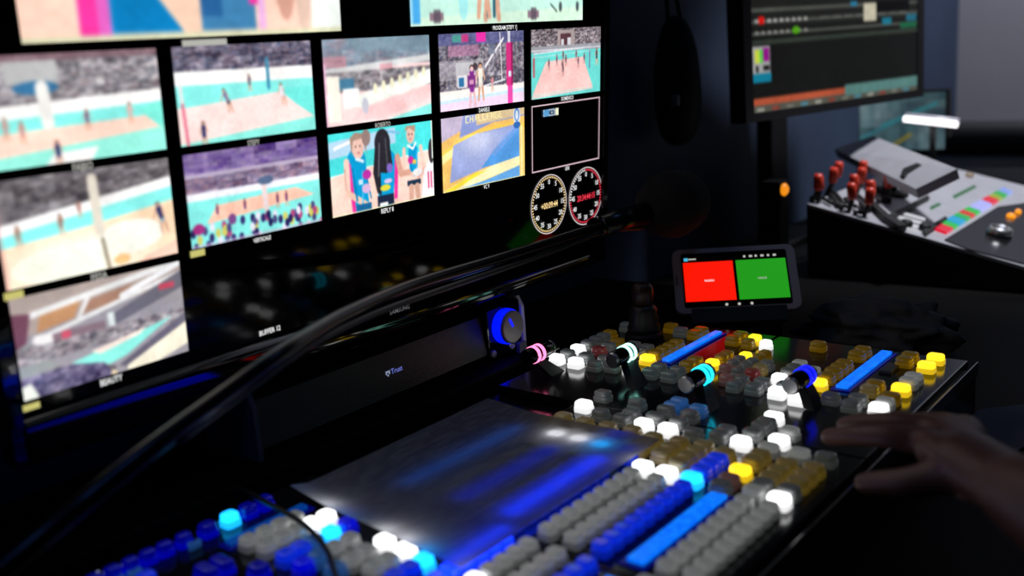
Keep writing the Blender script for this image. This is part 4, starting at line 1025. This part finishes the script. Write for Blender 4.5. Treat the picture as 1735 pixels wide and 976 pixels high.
# patch cables with red plugs
cab = [(1372, 318, 1388, 340), (1385, 312, 1402, 348), (1412, 300, 1410, 352), (1432, 332, 1425, 352), (1448, 312, 1440, 352), (1460, 300, 1450, 350), (1462, 288, 1470, 345), (1476, 322, 1462, 352), (1506, 308, 1490, 340), (1420, 290, 1430, 345), (1440, 350, 1445, 368)]
for k, (x0, y0, x1, y1) in enumerate(cab):
    a = ap(x0, y0, .030); b = ap(x1, y1, .006)
    for q in (a, b):
        if q.x < X0 + .02: q.x = X0 + .02
    tcab = thing('patch_cable', b, 'black patch cable with a red plug in the tangle beside the mixing console', 'cable', 'patch cables with red plugs')
    up = Vector((0.1 * math.sin(k * 2.1), .15 * math.cos(k * 1.7), 1)).normalized()
    bm = bmesh.new(); add_tube(bm, [a - up * .008, a - up * .035 + Vector((0, .01, 0)), (a + b) / 2 + Vector((.02 * math.sin(k), .015, -.01)), b], .0035, 8, 6); obj('lead', bm, M['rubber'], tcab)
    bm = bmesh.new(); add_lathe(bm, [(.0045, -.010), (.007, -.008), (.0075, .010), (.0055, .016)], a, up, 16); obj('plug', bm, M['redplug'], tcab)
o = at_y(1332, 321, -.03)
pw = thing('power_switch_box', (o.x, o.y, .7355), 'small black box with an orange lamp on the desk below the monitor', 'switch')
bm = bmesh.new(); add_box(bm, (o.x + .004, o.y + .021, (.7355 + o.z + .013) / 2), (.034, .032, o.z + .013 - .7355), .003); obj('box', bm, M['desk'], pw)
bm = bmesh.new(); add_lathe(bm, [(.009, 0), (.010, .003), (.006, .007)], (o.x, o.y + .0049, o.z), (0, -1, 0), 20); obj('lamp', bm, glow('lamp_amber', (1, .6, .1), .9), pw)

# ------------------------------------------------------------------ far end of the room
bm = bmesh.new(); a, b = at_x(1532, 201, 1.93), at_x(1622, 211, 1.93)
lp = thing('strip_lamp', (a + b) / 2, 'short white strip lamp glowing at the far end of the desk', 'lamp')
add_cyl(bm, a, b, .0065, None, 20); obj('tube', bm, glow('tube_white', (1, .98, 1), 2.2), lp)
bm = bmesh.new(); add_cyl(bm, a + Vector((.011, 0, .004)), b + Vector((.011, 0, .004)), .008, None, 16); obj('housing', bm, M['alu'], lp)
bm = bmesh.new(); mid = (a + b) / 2 + Vector((.02, 0, .005)); add_cyl(bm, mid, Vector((mid.x, mid.y, .74)), .007); obj('stem', bm, M['matte'], lp)
bm = bmesh.new(); add_lathe(bm, [(.06, 0), (.06, .006), (.01, .012)], (mid.x, mid.y, .7355), (0, 0, 1), 28); obj('foot', bm, M['matte'], lp)

def sheet_mat():
    m = mat('teal_print', (.16, .26, .27), .6); nt = m.node_tree; b = nt.nodes['Principled BSDF']; tc = nt.nodes.new('ShaderNodeTexCoord')
    n = nt.nodes.new('ShaderNodeTexNoise'); n.inputs['Scale'].default_value = 14; cr = nt.nodes.new('ShaderNodeValToRGB')
    cr.color_ramp.elements[0].color = (.10, .13, .15, 1); cr.color_ramp.elements[0].position = .38; cr.color_ramp.elements[1].color = (.20, .38, .40, 1); cr.color_ramp.elements[1].position = .62
    nt.links.new(tc.outputs['Object'], n.inputs['Vector']); nt.links.new(n.outputs['Fac'], cr.inputs[0]); nt.links.new(cr.outputs[0], b.inputs['Base Color']); return m
sh = thing('second_screen', at_x(1520, 250, 2.0), 'low screen with a teal picture standing behind the silver meter unit', 'monitor')
q = [at_x(1448, 262, 2.0), at_x(1608, 232, 2.0), at_x(1608, 150, 2.0), at_x(1448, 160, 2.0)]
bm = bmesh.new(); add_prism(bm, q, (.02, 0, 0)); bmesh.ops.recalc_face_normals(bm, faces=bm.faces[:]); obj('casing', bm, M['matte'], sh)
p = Pic(90, 50, (.26, .36, .38)).crowd(0, 1, [(.22, .32, .35), (.3, .42, .44), (.36, .44, .46), (.2, .26, .3)], 14, 7, .02); p.line(0, .8, .5, .45, .03, (.2, .45, .5)).line(.3, .55, .9, .2, .03, (.2, .48, .52)).line(.02, .9, .1, .8, .03, (.5, .45, .15)).line(.35, .98, .62, .72, .03, (.5, .45, .15))
e1, e2 = q[3] + Vector((-.002, 0, 0)), q[2] + Vector((-.002, 0, 0)); c0 = q[3] + (q[2] - q[3]) * .03 + (q[0] - q[3]) * .04 + Vector((-.0015, 0, 0))
picture('teal_picture', p.final(), c0, (q[2] - q[3]) * .94, (q[0] - q[3]) * .9, M['picture_soft'], sh)
bm = bmesh.new(); lo = (q[0] + q[1]) / 2; add_prism(bm, [lo + Vector((.002, -.05, .01)), lo + Vector((.002, .05, .01)), Vector((2.002, lo.y + .05, .737)), Vector((2.002, lo.y - .05, .737))], (.016, 0, 0)); bmesh.ops.recalc_face_normals(bm, faces=bm.faces[:]); obj('stand_column', bm, M['matte'], sh)

# padded swivel chair at the far end
ch = thing('office_chair', (2.46, -.10, 0), 'grey padded office chair beyond the mixing console', 'chair')
def pad(name, c, s, bev, m, rot=None):
    bm = bmesh.new(); add_box(bm, c, s, bev, 4, rot); return obj(name, bm, m, ch, True)
greyc = mat('chair_grey', (.30, .31, .33), .8, bump=.4, bscale=200); darkc = mat('chair_dark', (.015, .015, .018), .7, bump=.4, bscale=200)
pad('backrest', (2.25, -.10, .705), (.075, .46, .19), .03, greyc)
pad('head_band', (2.25, -.10, .837), (.085, .47, .075), .03, darkc)
pad('seat', (2.47, -.10, .45), (.40, .44, .09), .035, darkc)
bm = bmesh.new(); add_box(bm, (2.295, -.10, .56), (.02, .08, .26), .006); obj('back_support', bm, M['matte'], ch)
bm = bmesh.new(); add_cyl(bm, (2.46, -.10, .06), (2.46, -.10, .41), .025); obj('gas_column', bm, M['silver'], ch)
for k in range(5):
    a = 2 * math.pi * k / 5 + .3; bm = bmesh.new(); e = Vector((2.46 + .2 * math.cos(a), -.10 + .2 * math.sin(a), .075))
    add_cyl(bm, (2.46, -.10, .10), e, .022, .014, 12); l = obj('leg', bm, M['matte'], ch)
    bm = bmesh.new(); add_lathe(bm, [(.022, -.012), (.030, -.008), (.030, .008), (.022, .012)], (e.x, e.y, .031), (-math.sin(a), math.cos(a), 0), 16); sub('caster', bm, M['rubber'], l)

# black pouch on the back wall between the two screens
pc = thing('hanging_pouch', at_y(1150, 60, .15), 'black padded pouch with two metal clips hanging on the navy wall', 'pouch')
c = at_y(1148, 138, .135); bm = bmesh.new(); bmesh.ops.create_uvsphere(bm, u_segments=32, v_segments=24, radius=1)
for v in bm.verts:
    k = .75 + .25 * max(-1, min(1, -v.co.z * 1.4)); v.co = c + Vector((math.copysign(abs(v.co.x) ** .7, v.co.x) * .052 * k, v.co.y * .032, math.copysign(abs(v.co.z) ** .8, v.co.z) * .100))
obj('bag', bm, M['foam'], pc, True)
bm = bmesh.new(); add_tube(bm, [c + Vector((-.02, 0, .08)), c + Vector((-.01, .01, .15)), Vector((c.x, .172, c.z + .2)), c + Vector((.012, .01, .15)), c + Vector((.02, 0, .08))], .004, 8, 8); obj('strap', bm, M['rubber'], pc)
bm = bmesh.new(); add_cyl(bm, (c.x, .18, c.z + .2), (c.x, .155, c.z + .205), .006); obj('hook', bm, M['satin'], pc)
for x, y in ((1147, 170), (1174, 190)):
    d = at_y(x, y, .105); bm = bmesh.new(); add_box(bm, (d.x, .108 + (.012 if x > 1160 else .0), d.z), (.006, .012, .016), .002); obj('clip', bm, M['satin'], pc)

# ------------------------------------------------------------------ added light: unseen spots for the far desk and walls, faint world fill
def spot_light(name, loc, tgt, e, ang, col, r=.05, blend=.6):
    l = bpy.data.lights.new(name, 'SPOT'); l.energy = e; l.spot_size = math.radians(ang); l.spot_blend = blend; l.color = col; l.shadow_soft_size = r
    o = bpy.data.objects.new(name, l); COL.objects.link(o); o.location = loc
    o.rotation_euler = (Vector(tgt) - Vector(loc)).to_track_quat('-Z', 'Y').to_euler(); return o
spot_light('added_desk_fill', (1.62, -.55, 2.35), (1.58, -.13, .85), 105, 40, (.93, .94, 1), .10, .45)  # added spot, out of view, brightens the silver mixing console
spot_light('added_far_wall_fill', (2.2, -.6, 2.3), (2.74, -.15, 1.0), 80, 80, (.9, .92, 1), .10)  # added fill that lifts the grey right wall
spot_light('added_left_wall_fill', (-.7, -.5, 2.3), (-.35, .18, .75), 4, 60, (.12, .3, 1), .15)  # added blue fill for the dark wall at lower left
spot_light('added_back_wall_fill', (.9, -.55, 2.35), (.9, .18, .9), 2.4, 110, (.2, .42, 1), .15)  # added weak blue fill, turns the black back wall navy
w = bpy.data.worlds.new('world'); SC.world = w; w.use_nodes = True
w.node_tree.nodes['Background'].inputs[0].default_value = (.01, .014, .03, 1); w.node_tree.nodes['Background'].inputs[1].default_value = .3

cam = bpy.data.cameras.new('camera'); co = bpy.data.objects.new('camera', cam); COL.objects.link(co)
cam.sensor_width = 36; cam.lens = FPX / 1735 * 36; cam.clip_start = .02
co.matrix_world = Matrix(((RW[0][0], -RW[1][0], -RW[2][0], CAM.x), (RW[0][1], -RW[1][1], -RW[2][1], CAM.y), (RW[0][2], -RW[1][2], -RW[2][2], CAM.z), (0, 0, 0, 1)))
cam.dof.use_dof = True; cam.dof.focus_distance = 1.02; cam.dof.aperture_fstop = 3.5
SC.camera = co
SC.view_settings.view_transform = 'Standard'; SC.view_settings.look = 'None'; SC.view_settings.exposure = 0; SC.view_settings.gamma = 1
SC.view_settings.use_curve_mapping = False
SC.cycles.use_denoising = True
SC.cycles.max_bounces = 6
SC.cycles.sample_clamp_indirect = 3.0
